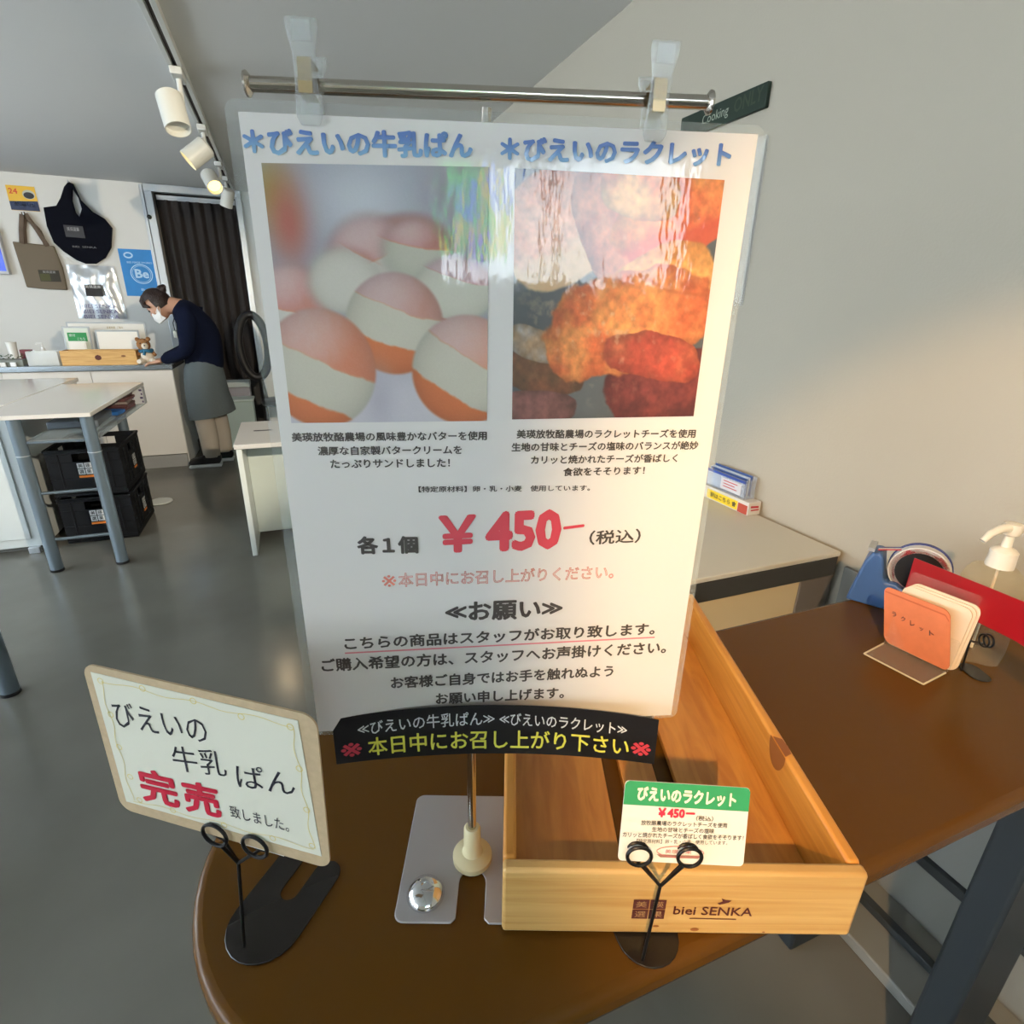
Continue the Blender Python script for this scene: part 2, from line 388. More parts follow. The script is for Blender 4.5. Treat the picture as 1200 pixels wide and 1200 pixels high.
# ------------------------------------------------------------------ things on the back wall
def bag_outline(fn_pts, o, m, name, par, th=.02):
    return MB().prism(fn_pts, o, (1, 0, 0), (0, 0, 1), (0, -th, 0)).build(name, m, par, bevel=.006)
Yw = YB-.003
txt_w = mat('white_print', (.7, .7, .7), .6); txt_k = mat('black_print', (.03, .03, .032), .5)
wallfn = lambda x0, z0, y=Yw: (lambda s, t: (Vector((x0+s, y, z0-t)), Vector((0, -1, 0))))
# black shoulder bag
t = thing('shoulder_bag', 'large black cloth shoulder bag hanging on the back wall by its loop handle', 'bag', (-1.5, Yw, 2.2))
m_bag = mat('black_cloth', (.006, .007, .012), .95, spec=.1, bump=.3, bscale=400)
BAGL = [(-1.728, 2.001), (-1.638, 2.02), (-1.596, 2.08), (-1.554, 2.163), (-1.517, 2.203), (-1.502, 2.161), (-1.523, 2.066), (-1.518, 1.979), (-1.497, 1.942), (-1.53, 1.587), (-1.585, 1.611), (-1.662, 1.674), (-1.717, 1.742), (-1.737, 1.863)]
BAGR = [(-1.517, 2.203), (-1.49, 2.193), (-1.462, 2.077), (-1.396, 1.994), (-1.32, 1.947), (-1.279, 1.878), (-1.316, 1.724), (-1.376, 1.64), (-1.455, 1.59), (-1.53, 1.587), (-1.497, 1.942), (-1.465, 2.008), (-1.471, 2.089), (-1.502, 2.161)]
MB().prism(BAGL, (0, Yw, 0), (1, 0, 0), (0, 0, 1), (0, -.03, 0)).prism(BAGR, (0, Yw, 0), (1, 0, 0), (0, 0, 1), (0, -.03, 0)).build('body', m_bag, t, sm=False)
def strap(pts, w, y, th=.008):
    mb = MB()
    for a, b in zip(pts[:-1], pts[1:]):
        (x0, z0, w0), (x1, z1, w1) = a, b
        dx, dz = x1-x0, z1-z0; l = sqrt(dx*dx+dz*dz); nx, nz = -dz/l, dx/l
        vs = []
        for (px_, pz, ww) in (a, b):
            for sgn in (-1, 1):
                for yy in (y, y-th): vs.append((px_+nx*ww*sgn, yy, pz+nz*ww*sgn))
        mb.add(vs, [(0, 1, 3, 2), (4, 6, 7, 5), (0, 4, 5, 1), (2, 3, 7, 6), (0, 2, 6, 4), (1, 5, 7, 3)])
    return mb
patch = flat_poly('label_patch', [[(0, 0), (.135, .005), (.135, .095), (0, .09)]], wallfn(-1.62, 1.88, Yw-.036), mat('patch_dark', (.045, .045, .05), .7), t, .001)
text_mesh('printed_text', '美瑛選果', wallfn(-1.62, 1.88, Yw-.037), (.02, .045), (.105, .045), .03, mat('patch_text', (.35, .35, .35), .7), t)
text_mesh('printed_text', 'BIEI  SENKA', wallfn(-1.59, 1.71, Yw-.037), (0, 0), (.17, .0), .014, mat('patch_text2', (.2, .2, .2), .7), t)
MB().tube([(-1.515, Yw+.003, 2.205), (-1.515, Yw-.04, 2.2), (-1.515, Yw-.045, 2.215)], .004, 8).build('wall_hook', m_alu, t)
# brown tote
t = thing('tote_bag', 'brown cloth tote bag with two tall handles hanging below the yellow poster', 'bag', (-1.86, Yw, 1.95))
m_tote = mat('brown_canvas', (.17, .135, .095), .9, bump=.3, bscale=500)
MB().prism([(-2.0, 1.735), (-1.87, 1.725), (-1.725, 1.715), (-1.70, 1.55), (-1.705, 1.37), (-1.84, 1.372), (-1.985, 1.385)], (0, Yw, 0), (1, 0, 0), (0, 0, 1), (0, -.03, 0)).build('body', m_tote, t, bevel=.008)
m_toteh = mat('brown_strap', (.12, .085, .06), .9)
strap([(-1.935, 1.72, .017), (-1.915, 1.83, .015), (-1.885, 1.94, .015), (-1.86, 1.945, .015), (-1.81, 1.83, .015), (-1.765, 1.71, .017)], 0, Yw-.03).build('handle', m_toteh, t)
strap([(-1.92, 1.72, .015), (-1.9, 1.83, .013), (-1.87, 1.93, .013), (-1.8, 1.83, .013), (-1.78, 1.72, .015)], 0, Yw-.012).build('handle', m_toteh, t)
flat_poly('label_patch', [[(0, 0), (.145, 0), (.145, .09), (0, .09)]], wallfn(-1.875, 1.525, Yw-.031), mat('patch_brown', (.035, .03, .02), .7), t, .001)
flat_poly('label_patch', [[(0, 0), (.07, 0), (.07, .055), (0, .055)]], wallfn(-1.87, 1.495, Yw-.0325), mat('patch_olive', (.07, .07, .02), .7), t, .001)
text_mesh('printed_text', '美瑛選果', wallfn(-1.875, 1.525, Yw-.0335), (.03, .025), (.12, .025), .02, mat('patch_text', (.35, .35, .35), .7), t)
MB().tube([(-1.872, Yw+.003, 1.945), (-1.872, Yw-.04, 1.94), (-1.872, Yw-.042, 1.955)], .004, 8).build('wall_hook', m_alu, t)
# silver packet
t = thing('silver_bag', 'crinkled silver foil bag pinned on the wall under the black shoulder bag', 'bag', (-1.5, Yw, 1.57))
nx, nz = 22, 26; vs = []; fs = []
rr = random.Random(3)
for j in range(nz+1):
    for i in range(nx+1):
        a, b = i/nx, j/nz; x = -1.675+(.345+.02*b)*a+.0*b; z = 1.575-.435*b
        e = min(a, 1-a, b, 1-b); y = Yw-.006-.022*min(1, e*5)+(rr.random()-.5)*.005*(e > 0)+.005*sin(a*19+b*4+2*sin(b*5))*(e > 0)+.003*sin(a*9-b*17)*(e > 0)
        vs.append((x, min(y, Yw-.003), z))
for j in range(nz):
    for i in range(nx): k = j*(nx+1)+i; fs.append((k, k+nx+1, k+nx+2, k+1))
mb = MB().add(vs, fs); k0 = len(vs)
mb.build('foil', mat('silver_foil', (.72, .76, .80), .28, metal=.6), t)
flat_poly('label_patch', [[(0, 0), (.125, 0), (.125, .095), (0, .095)]], wallfn(-1.57, 1.42, Yw-.05), mat('patch_black', (.02, .018, .018), .6), t, .001)
text_mesh('printed_text', '美瑛選果', wallfn(-1.57, 1.42, Yw-.052), (.005, .03), (.12, .03), .024, txt_w, t)
text_mesh('printed_text', 'BIEI SENKA\nBIEI SENKA\nBIEI SENKA', wallfn(-1.62, 1.26, Yw-.05), (.0, .12), (.26, .12), .12, mat('violet_print', (.16, .15, .3), .6), t)
# blue poster
t = thing('blue_poster', 'sky blue poster with a white ringed Be emblem on the back wall', 'poster', (-1.13, Yw, 1.5))
MB().b2(-1.275, -1.0, Yw-.002, Yw, 1.335, 1.72).build('sheet', mat('poster_blue', (.02, .23, .60), .45, noise=.15, nscale=6), t)
bf = wallfn(-1.275, 1.72, Yw-.002); bw = mat('poster_print', (.45, .66, .85), .5)
text_mesh('printed_text', 'Be', bf, (.095, .235), (.2, .235), .075, bw, t, bold=.03, lift=.001)
ring = lambda cx, cy, rx, ry, w: stroke_poly([(cx+rx*cos(2*pi*k/40), cy+ry*sin(2*pi*k/40)) for k in range(41)], w)
for rg in (ring(.145, .2, .082, .078, .007), ring(.145, .2, .07, .066, .003), ring(.07, .05, .03, .02, .012)): flat_poly('emblem_ring', rg, bf, bw, t)
text_mesh('printed_text', 'BIEI MADE WORKS', bf, (.05, .115), (.24, .115), .016, bw, t)
text_mesh('printed_text', 'Be', bf, (.12, .34), (.17, .34), .02, bw, t)
# yellow notice
t = thing('yellow_poster', 'small yellow and navy food poster at the top left of the back wall', 'poster', (-1.86, Yw, 2.06))
MB().b2(-1.955, -1.765, Yw-.002, Yw, 1.97, 2.15).build('sheet', mat('poster_yellow', (.75, .45, .04), .5), t)
bf = wallfn(-1.955, 2.15, Yw-.002)
flat_poly('print_panel', [[(0, .115), (.19, .105), (.19, .178), (0, .178)]], bf, mat('poster_navy', (.02, .035, .09), .5), t)
flat_poly('print_bowl', [[(.14+.042*cos(a), .06+.034*sin(a)) for a in [2*pi*k/20 for k in range(20)]]], bf, mat('bowl_pale', (.5, .5, .42), .5), t, .0003)
flat_poly('print_bowl', [[(.14+.035*cos(a), .066+.024*sin(a)) for a in [2*pi*k/20 for k in range(20)]]], bf, txt_k, t, .0005)
text_mesh('printed_text', '24', bf, (.012, .06), (.07, .06), .04, mat('red_print', (.6, .05, .02), .5), t, bold=.02)
text_mesh('printed_text', '営業中', bf, (.03, .145), (.16, .145), .028, txt_w, t)
# monitor at the left edge
t = thing('wall_monitor', 'slim monitor with a glowing blue picture on the wall at the left edge', 'monitor', (-2.4, Yw, 1.6))
MB().b2(-2.72, -2.068, Yw-.05, Yw, 1.48, 1.83).build('casing', mat('monitor_silver', (.5, .52, .56), .35), t, bevel=.006)
MB().b2(-2.70, -2.083, Yw-.052, Yw-.051, 1.505, 1.81).build('screen', mat('monitor_screen', (.02, .04, .3), .2, emit=(.05, .12, .75), estr=.8), t)

# ------------------------------------------------------------------ service counter
YC = 5.147
t = thing('service_counter', 'long white service counter with a polished steel edge beside the staff member', 'counter', (-2, 5.4, 0))
m_cnt = mat('counter_white', (.72, .69, .64), .4)
XE = -.865
xs = [-3.6, -3.05, -2.5, -1.95, -1.41, XE]
for a, b in zip(xs[:-1], xs[1:]): MB().b2(a+.002, b-.002, YC+.02, YC+.038, .105, .785).build('front_panel', m_cnt, t, bevel=.002)
MB().b2(-3.6, XE, YC+.04, YC+.6, .0, .785).build('body', mat('counter_side', (.56, .57, .56), .5), t)
MB().b2(-3.6, XE-.01, YC+.01, YC+.0395, .0, .10).build('kickboard', mat('kick_grey', (.30, .30, .29), .4), t)
MB().b2(-3.6, XE+.01, YC-.005, YC+.6, .79, .83).build('worktop', mat('brushed_steel', (.55, .62, .68), .22, metal=.9), t, bevel=.003)
ZT = .83
# items on the counter, left to right
m_pl = mat('planter_grey', (.2, .22, .2), .5); m_leaf = mat('leaf_green', (.06, .16, .03), .6, noise=.5, nscale=60)
t = thing('planter_box', 'small planter of green leaves at the left end of the counter', 'planter', (-1.93, YC+.1, ZT))
MB().b2(-2.1, -1.815, YC+.05, YC+.16, ZT, ZT+.045).build('trough', m_pl, t, bevel=.004)
rr = random.Random(5); mb = MB()
for k in range(90):
    x = -2.08+rr.random()*.25; y = YC+.06+rr.random()*.09; z = ZT+.045+rr.random()*.04; a = rr.random()*6.28; s = .018
    d1 = Vector((cos(a), sin(a), .5)).normalized()*s; d3 = Vector((-sin(a), cos(a), .2))*s*.35; p = Vector((x, y, z-.005))
    mb.add([p, p+d1*.5+d3, p+d1, p+d1*.5-d3], [(0, 1, 2, 3)])
o = mb.build('foliage', m_leaf, t, sm=False); o['kind'] = 'stuff'
for x, c, wh in ((-2.0, (.8, .8, .76), 'leftmost'), (-1.93, (.75, .74, .7), 'middle'), (-1.87, (.8, .8, .8), 'rightmost')):
    o = MB().b2(x-.016, x+.016, YC+.03, YC+.044, ZT, ZT+.028).build('name_card', mat('card_w%.2f' % x, c, .5), None, bevel=.001)
    tag(o, wh+' of three tiny white name cards before the green planter', 'card', 'name cards by the planter')
t = thing('paper_cup', 'white paper cup standing behind the planter', 'cup', (-1.9, YC+.22, ZT))
MB().lathe([(.024, 0), (.032, .155), (.034, .155), (.034, .16), (.028, .16), (.024, .03)], (-1.915, YC+.22, ZT), 24).build('cup_body', mat('paper_white', (.74, .74, .7), .6), t)
MB().b2(-1.87, -1.80, YC+.2, YC+.24, ZT, ZT+.105).build('carton', mat('maroon_card', (.16, .03, .04), .5), None, bevel=.002)
tag(bpy.data.objects['carton'], 'small maroon carton beside the white paper cup on the counter', 'box')
t = thing('pump_bottle', 'small clear pump bottle with white top behind the clear box on the counter', 'bottle', (-1.735, YC+.24, ZT))
MB().lathe([(.022, 0), (.024, .01), (.024, .07), (.012, .09), (.011, .1)], (-1.735, YC+.24, ZT), 20).build('body', mat('milky_plastic', (.62, .64, .6), .3), t)
MB().lathe([(.013, 0), (.013, .02), (.005, .025), (.005, .055)], (-1.735, YC+.24, ZT+.095), 16).tube([(-1.735, YC+.24, ZT+.15), (-1.765, YC+.24, ZT+.148), (-1.775, YC+.24, ZT+.14)], .005, 8).build('pump', mat('pump_white', (.8, .8, .78), .35), t)
m_acr = clear('clear_acrylic', vis=.10)
t = thing('acrylic_box', 'clear acrylic box with pale packets standing on the counter', 'box', (-1.7, YC+.13, ZT))
X0, X1, Y0, Y1 = -1.79, -1.60, YC+.06, YC+.17
MB().b2(X0, X1, Y0, Y0+.004, ZT+.004, ZT+.1).b2(X0, X1, Y1-.004, Y1, ZT+.004, ZT+.1).b2(X0, X0+.004, Y0+.004, Y1-.004, ZT+.004, ZT+.1).b2(X1-.004, X1, Y0+.004, Y1-.004, ZT+.004, ZT+.1).b2(X0, X1, Y0, Y1, ZT, ZT+.004).build('box_wall', clear('frosted_acrylic', vis=.35), t, sm=False)
for i in range(3):
    o = MB().box((X0+.035+i*.055, (Y0+Y1)/2, ZT+.03), (.045, .07, .05), .1*i).build('snack_packet', mat('packet_cream', (.66, .60, .48), .5), None, bevel=.006)
    tag(o, ('leftmost', 'middle', 'rightmost')[i]+' pale packet inside the clear acrylic box on the counter', 'packet', 'packets in the clear box')
def sheet_stand(name, label, x0, x1, y, h, frame, paper, extra=None, lean=.03):
    t = thing(name, label, 'sign', ((x0+x1)/2, y, ZT))
    MB().prism([(0, 0), (x1-x0, 0), (x1-x0, h), (0, h)], (x0, y, ZT), (1, 0, 0), (0, lean/h, 1), (0, .006, 0)).build('backing', frame, t, bevel=.002)
    MB().prism([(.012, .012), (x1-x0-.012, .012), (x1-x0-.012, h-.012), (.012, h-.012)], (x0, y-.0025, ZT), (1, 0, 0), (0, lean/h, 1), (0, .002, 0)).build('paper', paper, t)
    return t
m_paper = mat('paper', (.78, .76, .70), .6); m_frame_g = mat('frame_grey', (.45, .48, .50), .35)
t = sheet_stand('framed_notice', 'wide white notice in a grey frame at the back of the counter', -1.60, -1.06, YC+.38, .30, m_frame_g, m_paper)
fn = planar((-1.60, YC+.374, ZT+.30), (1, 0, 0), (0, -.1, -1))
text_mesh('printed_text', '営業時間  ご案内', lambda s, tt: (Vector((-1.6+s, YC+.38-.004+.03*(1-tt/.3), ZT+.3-tt)), Vector((0, -1, 0))), (.27, .05), (.38, .05), .018, mat('ochre_print', (.4, .3, .1), .5), t, lift=.003)
t = sheet_stand('green_sign', 'clear standing sign with a green panel at the left of the framed notice', -1.60, -1.42, YC+.26, .27, m_frame_g, mat('paper_pale', (.66, .70, .62), .5))
lf = lambda s, tt: (Vector((-1.6+s, YC+.26-.003+.03*(1-tt/.27), ZT+.27-tt)), Vector((0, -1, 0)))
flat_poly('green_panel', [[(.03, .045), (.155, .045), (.155, .11), (.03, .11)]], lf, mat('sign_green', (.02, .26, .07), .5), t, .002)
text_mesh('printed_text', '受付', lf, (.04, .075), (.08, .075), .02, txt_w, t, lift=.003)
text_mesh('printed_text', 'こちら', lf, (.09, .1), (.14, .1), .018, txt_w, t, lift=.003)
sheet_stand('white_notice', 'small blank white notice leaning in front of the green sign', -1.56, -1.445, YC+.2, .165, m_paper, mat('paper_bright', (.82, .80, .74), .6), lean=.02)
sheet_stand('white_board', 'large blank cream board leaning behind the wooden crate on the counter', -1.385, -1.09, YC+.24, .245, mat('board_edge', (.4, .44, .46), .4), mat('paper_cream', (.82, .79, .72), .6), lean=.03)
# round green/red badge on the framed notice
# small crate on the counter
m_pine = wood('pine_front', (.66, .40, .14), (.50, .27, .08), (1.2, 16, 16), .45)
m_pine_y = wood('pine_length', (.62, .35, .11), (.48, .24, .07), (16, 1.2, 16), .45)
t = thing('wooden_crate', 'small pine crate with a round stamp on the service counter', 'crate', (-1.33, YC+.12, ZT))
a, b, y0, y1, h = -1.575, -1.09, YC+.03, YC+.2, .105
MB().b2(a, b, y0, y0+.014, ZT, ZT+h).build('board', m_pine, t, bevel=.002)
MB().b2(a, b, y1-.014, y1, ZT, ZT+h).build('board', m_pine, t, bevel=.002)
MB().b2(a, a+.014, y0+.015, y1-.015, ZT, ZT+h).build('board', m_pine_y, t, bevel=.002)
MB().b2(b-.014, b, y0+.015, y1-.015, ZT, ZT+h).build('board', m_pine_y, t, bevel=.002)
MB().b2(a+.015, b-.015, y0+.015, y1-.015, ZT+.001, ZT+.012).build('bottom_board', m_pine, t)
fn = lambda s, tt: (Vector((a+s, y0, ZT+h-tt)), Vector((0, -1, 0)))
m_stamp = mat('stamp_brown', (.09, .02, .015), .6)
flat_poly('stamp', [[(.235+.022*cos(q), .05+.02*sin(q)) for q in [2*pi*k/8 for k in range(8)]]], fn, m_stamp, t, .0006)
flat_poly('knot', [[(.40+.016*cos(q), .04+.007*sin(q)) for q in [2*pi*k/10 for k in range(10)]]], fn, mat('knot_brown', (.2, .08, .03), .6), t, .0006)
# teddy bear
t = thing('teddy_bear', 'small brown teddy bear with a cream muzzle and blue scarf on the counter', 'toy', (-1.03, YC+.07, ZT))
def ball(c, r, n=14, sq=(1, 1, 1)):
    vs = []; fs = []; R = n//2
    for i in range(1, R):
        for k in range(n):
            th = pi*i/R; ph = 2*pi*k/n; vs.append((c[0]+r*sq[0]*sin(th)*cos(ph), c[1]+r*sq[1]*sin(th)*sin(ph), c[2]+r*sq[2]*cos(th)))
    top = len(vs); vs.append((c[0], c[1], c[2]+r*sq[2])); vs.append((c[0], c[1], c[2]-r*sq[2]))
    for i in range(R-2):
        for k in range(n): fs.append((i*n+k, (i+1)*n+k, (i+1)*n+(k+1) % n, i*n+(k+1) % n))
    for k in range(n): fs.append((top, k, (k+1) % n)); fs.append((top+1, (R-2)*n+(k+1) % n, (R-2)*n+k))
    return vs, fs
m_bear = mat('bear_brown', (.30, .14, .05), .95, bump=.5, bscale=300); m_cream = mat('bear_cream', (.78, .70, .58), .95, bump=.5, bscale=300)
bx, by = -1.025, YC+.07
MB().add(*ball((bx-.01, by, ZT+.145), .048)).add(*ball((bx-.045, by, ZT+.185), .017, 10)).add(*ball((bx+.028, by, ZT+.187), .017, 10)).build('head', m_bear, t)
MB().add(*ball((bx+.005, by-.04, ZT+.137), .024)).build('muzzle', m_cream, t)
MB().add(*ball((bx+.008, by-.066, ZT+.142), .006, 8)).add(*ball((bx-.022, by-.044, ZT+.158), .005, 8)).add(*ball((bx+.02, by-.038, ZT+.16), .005, 8)).build('eyes_and_nose', m_blk, t)
MB().add(*ball((bx, by, ZT+.06), .045, 14, (1, .85, 1.2))).build('belly', m_cream, t)
MB().tube([(bx+.04*cos(q), by+.04*sin(q), ZT+.1+.004*sin(3*q)) for q in [2*pi*k/16 for k in range(16)]], .013, 8, closed=True).tube([(bx, by-.045, ZT+.1), (bx-.01, by-.052, ZT+.07)], .010, 8).build('scarf', mat('scarf_blue', (.03, .14, .24), .9), t)
for sx in (-1, 1):
    MB().tube([(bx+sx*.03, by-.01, ZT+.03), (bx+sx*.045, by-.05, ZT+.022), (bx+sx*.05, by-.068, ZT+.025)], [.022, .02, .016], 10).build('leg', m_cream, t)
    MB().tube([(bx+sx*.035, by, ZT+.095), (bx+sx*.06, by-.015, ZT+.065)], [.014, .012], 10).build('arm', m_bear, t)

# ------------------------------------------------------------------ staff member
def skin_obj(name, verts, edges, radii, m, parent, root=0, sub=2, loc=None):
    me = bpy.data.meshes.new(name); pw = world_loc(parent)
    me.from_pydata([tuple(Vector(v)-pw) for v in verts], edges, []); o = bpy.data.objects.new(name, me); COL.objects.link(o); o.parent = parent
    me.materials.append(m)
    sk = o.modifiers.new('skin', 'SKIN'); sk.use_smooth_shade = True
    lay = me.skin_vertices[0].data
    for i, r in enumerate(radii): lay[i].radius = r if isinstance(r, tuple) else (r, r); lay[i].use_root = (i == root)
    sb = o.modifiers.new('sub', 'SUBSURF'); sb.levels = sub; sb.render_levels = sub
    return o
PY = 5.17
t = thing('person', 'staff member in navy jumper, grey apron and face mask leaning over the counter end', 'person', (-.70, PY, 0))
m_skin = mat('skin', (.50, .28, .19), .55); m_navy = mat('navy_knit', (.006, .009, .024), .95, spec=.1, bump=.4, bscale=300)
m_trou = mat('beige_trousers', (.36, .32, .27), .85, bump=.2, bscale=60); m_apron = mat('grey_apron', (.085, .105, .112), .85, bump=.2, bscale=40)
m_hair = mat('dark_hair', (.022, .011, .009), .45, bump=.5, bscale=200)
# body: legs, pelvis, torso, neck and head as one surface (clothing lies over it)
V = [(-.64, PY, .80), (-.62, PY, .95), (-.60, PY, 1.10), (-.665, PY, 1.22), (-.745, PY, 1.265), (-.81, PY, 1.275), (-.868, PY, 1.265), (-.894, PY, 1.233),
     (-.70, PY-.085, .72), (-.70, PY-.09, .42), (-.68, PY-.09, .10), (-.63, PY+.085, .72), (-.60, PY+.09, .42), (-.60, PY+.09, .12),
     (-.67, PY-.13, 1.18), (-.67, PY+.13, 1.18), (-.892, PY, 1.312)]
Eg = [(0, 1), (1, 2), (2, 3), (3, 4), (4, 5), (5, 6), (6, 7), (0, 8), (8, 9), (9, 10), (0, 11), (11, 12), (12, 13), (3, 14), (3, 15), (6, 16)]
Rd = [.085, .075, .075, .065, .062, .068, .100, .092, .06, .05, .04, .06, .05, .04, .035, .035, .088]
hc = Vector((-.868, PY, 1.265)); lookd = Vector((-.80, 0, -.60)).normalized(); upd = Vector((-.60, 0, .80)).normalized()
hp = lambda a, b, c: hc+lookd*a+upd*b+Vector((0, c, 0))
body = skin_obj('body', V, Eg, Rd, m_skin, t)
bpy.context.view_layer.update(); dg = bpy.context.evaluated_depsgraph_get(); dg.update()
me_ = bpy.data.meshes.new_from_object(body.evaluated_get(dg)); off = Vector((-.70, PY, 0))
bv = [tuple(v.co) for v in me_.vertices]; bf_ = [tuple(p.vertices) for p in me_.polygons]
for (a, b, c, ra_, rb_, rc_) in ((-.058, -.045, 0, .066, .060, .050), (-.096, -.088, 0, .07, .065, .055), (0, .012, 0, .088, .100, .076), (.028, -.045, 0, .058, .052, .052), (.086, -.022, 0, .016, .014, .011), (.075, -.008, 0, .012, .022, .009), (.045, -.012, .045, .03, .03, .02), (.045, -.012, -.045, .03, .03, .02)):
    vs_, fs_ = ball((0, 0, 0), 1, 22); k = len(bv)
    bv += [tuple(hp(a, b, c)+lookd*(x*ra_)+upd*(z*rb_)+Vector((0, y*rc_, 0))-off) for x, y, z in vs_]; bf_ += [tuple(q_+k for q_ in f) for f in fs_]
body.modifiers.clear(); me2 = bpy.data.meshes.new('body'); me2.from_pydata(bv, [], bf_); me2.materials.append(m_skin); body.data = me2
rm = body.modifiers.new('remesh', 'REMESH'); rm.mode = 'VOXEL'; rm.voxel_size = .007; rm.use_smooth_shade = True
sm_ = body.modifiers.new('smooth', 'SMOOTH'); sm_.factor = .5; sm_.iterations = 3
# jumper
V = [(-.645, PY, .73), (-.62, PY, .90), (-.60, PY, 1.08), (-.66, PY, 1.20), (-.748, PY, 1.264),
     (-.67, PY-.15, 1.20), (-.69, PY-.205, 1.06), (-.70, PY-.20, .95), (-.82, PY-.13, .895), (-.905, PY-.06, .865),
     (-.67, PY+.15, 1.20), (-.70, PY+.2, 1.06), (-.72, PY+.19, .95), (-.83, PY+.12, .90), (-.92, PY+.06, .87)]
Eg = [(0, 1), (1, 2), (2, 3), (3, 4), (3, 5), (5, 6), (6, 7), (7, 8), (8, 9), (3, 10), (10, 11), (11, 12), (12, 13), (13, 14)]
Rd = [(.165, .165), (.15, .15), (.15, .15), (.135, .13), .078, .082, .068, .06, .05, .038, .082, .068, .06, .05, .038]
skin_obj('jumper', V, Eg, Rd, m_navy, t)
# apron / skirt
mb = MB(); n = 36; prof = [(.87, .115, .13, -.635), (.80, .140, .175, -.640), (.70, .152, .185, -.645), (.6, .162, .19, -.645), (.5, .172, .195, -.640), (.42, .178, .198, -.634)]
vs = []
for z, rx, ry, cx in prof:
    for k in range(n):
        q = 2*pi*k/n; w = 1+.03*sin(q*7)*(.8-z)*2; tilt = (.03 if z < .6 else 0)*cos(q)
        vs.append((cx+rx*cos(q)*w, PY+ry*sin(q)*w, z+tilt))
fs = [(i*n+k, (i+1)*n+k, (i+1)*n+(k+1) % n, i*n+(k+1) % n) for i in range(len(prof)-1) for k in range(n)]
mb.add(vs, [f[::-1] for f in fs]); mb.build('apron', m_apron, t)
for sx, x0, x1, ya in ((0, -.70, -.69, PY-.085), (1, -.62, -.61, PY+.085)):
    MB().tube([(x0+.01, ya, .55), (x0+.01, ya, .42), (x1+.01, ya, .25), (x1+.01, ya, .12), (x1+.01, ya, .085)], [.060, .074, .072, .066, .062], 18).build('trouser_leg', m_trou, t)
for xx, ya in ((-.685, PY-.085), (-.605, PY+.085)):
    prof_ = [(.06, .0), (.075, .03), (.072, .06), (.02, .085), (-.03, .09), (-.075, .06), (-.125, .05), (-.16, .035), (-.17, .018), (-.165, 0)]
    mb = MB().prism([(-p[0], p[1]) for p in [(-a, b) for a, b in prof_]], (xx, ya-.042, .028), (1, 0, 0), (0, 0, 1), (0, .084, 0))
    o = mb.build('shoe', mat('black_shoe', (.012, .012, .013), .6), t, bevel=.018, seg=3)
    MB().prism([(.068, 0), (.074, .026), (-.16, .026), (-.176, .012), (-.165, 0)], (xx, ya-.046, 0), (1, 0, 0), (0, 0, 1), (0, .092, 0)).build('shoe_sole', mat('white_sole', (.62, .64, .64), .5), t, bevel=.006)
# head details, in the profile plane: face looks down and to the left
for s_ in (-1, 1):
    MB().add(*ball(hp(-.005, -.005, s_*.076), .017, 12, (1, .5, 1.5))).build('ear', m_skin, t)
    MB().add(*ball(hp(.080, .006, s_*.032), .008, 10)).build('eye', mat('dark_eye', (.02, .015, .012), .3), t)
# hair: cap over skull and bun
vs, fs = ball((0, 0, 0), 1, 28)
q = []
for v in vs:
    x, y, z = v; p = hc+lookd*(x*.100-.006)+Vector((0, y*.094, 0))+upd*(z*.112+.018); q.append(p)
keep = [i for i, v in enumerate(vs) if not (v[0] > .30 and v[2] < .42) and v[2] > -.62+.55*max(0, v[0]+.3)]
ks = {i: j for j, i in enumerate(keep)}
MB().add([q[i] for i in keep], [tuple(ks[i] for i in f) for f in fs if all(i in ks for i in f)]).build('hair', m_hair, t)
MB().add(*ball(hp(-.095, .07, 0), .034, 14)).add(*ball(hp(-.118, .078, .01), .02, 10)).build('hair_bun', m_hair, t)
MB().tube([hp(.03, .10, -.02), hp(.066, .078, -.035), hp(.074, .05, -.055), hp(.05, .02, -.074)], [.022, .022, .018, .007], 10).tube([hp(.04, .10, .01), hp(.075, .075, .01), hp(.086, .045, .02)], [.024, .022, .010], 10).build('hair_fringe', m_hair, t)
# mask
mb = MB(); vs = []; nn = 12
for j in range(7):
    for i in range(nn+1):
        a = -1+2*i/nn; b = -.095+.078*j/6; vs.append(hp(.108-.075*a*a-.03*abs(j/6-.45), b, a*.072))
fs = [(j*(nn+1)+i, j*(nn+1)+i+1, (j+1)*(nn+1)+i+1, (j+1)*(nn+1)+i) for j in range(6) for i in range(nn)]
mb.add(vs, fs); mb.tube([hp(.05, -.03, -.068), hp(.02, -.015, -.08), hp(0, -.005, -.082)], .002, 6).tube([hp(.05, -.08, -.068), hp(.02, -.045, -.082), hp(0, -.02, -.082)], .002, 6)
mb.build('face_mask', mat('mask_white', (.80, .80, .78), .8), t)
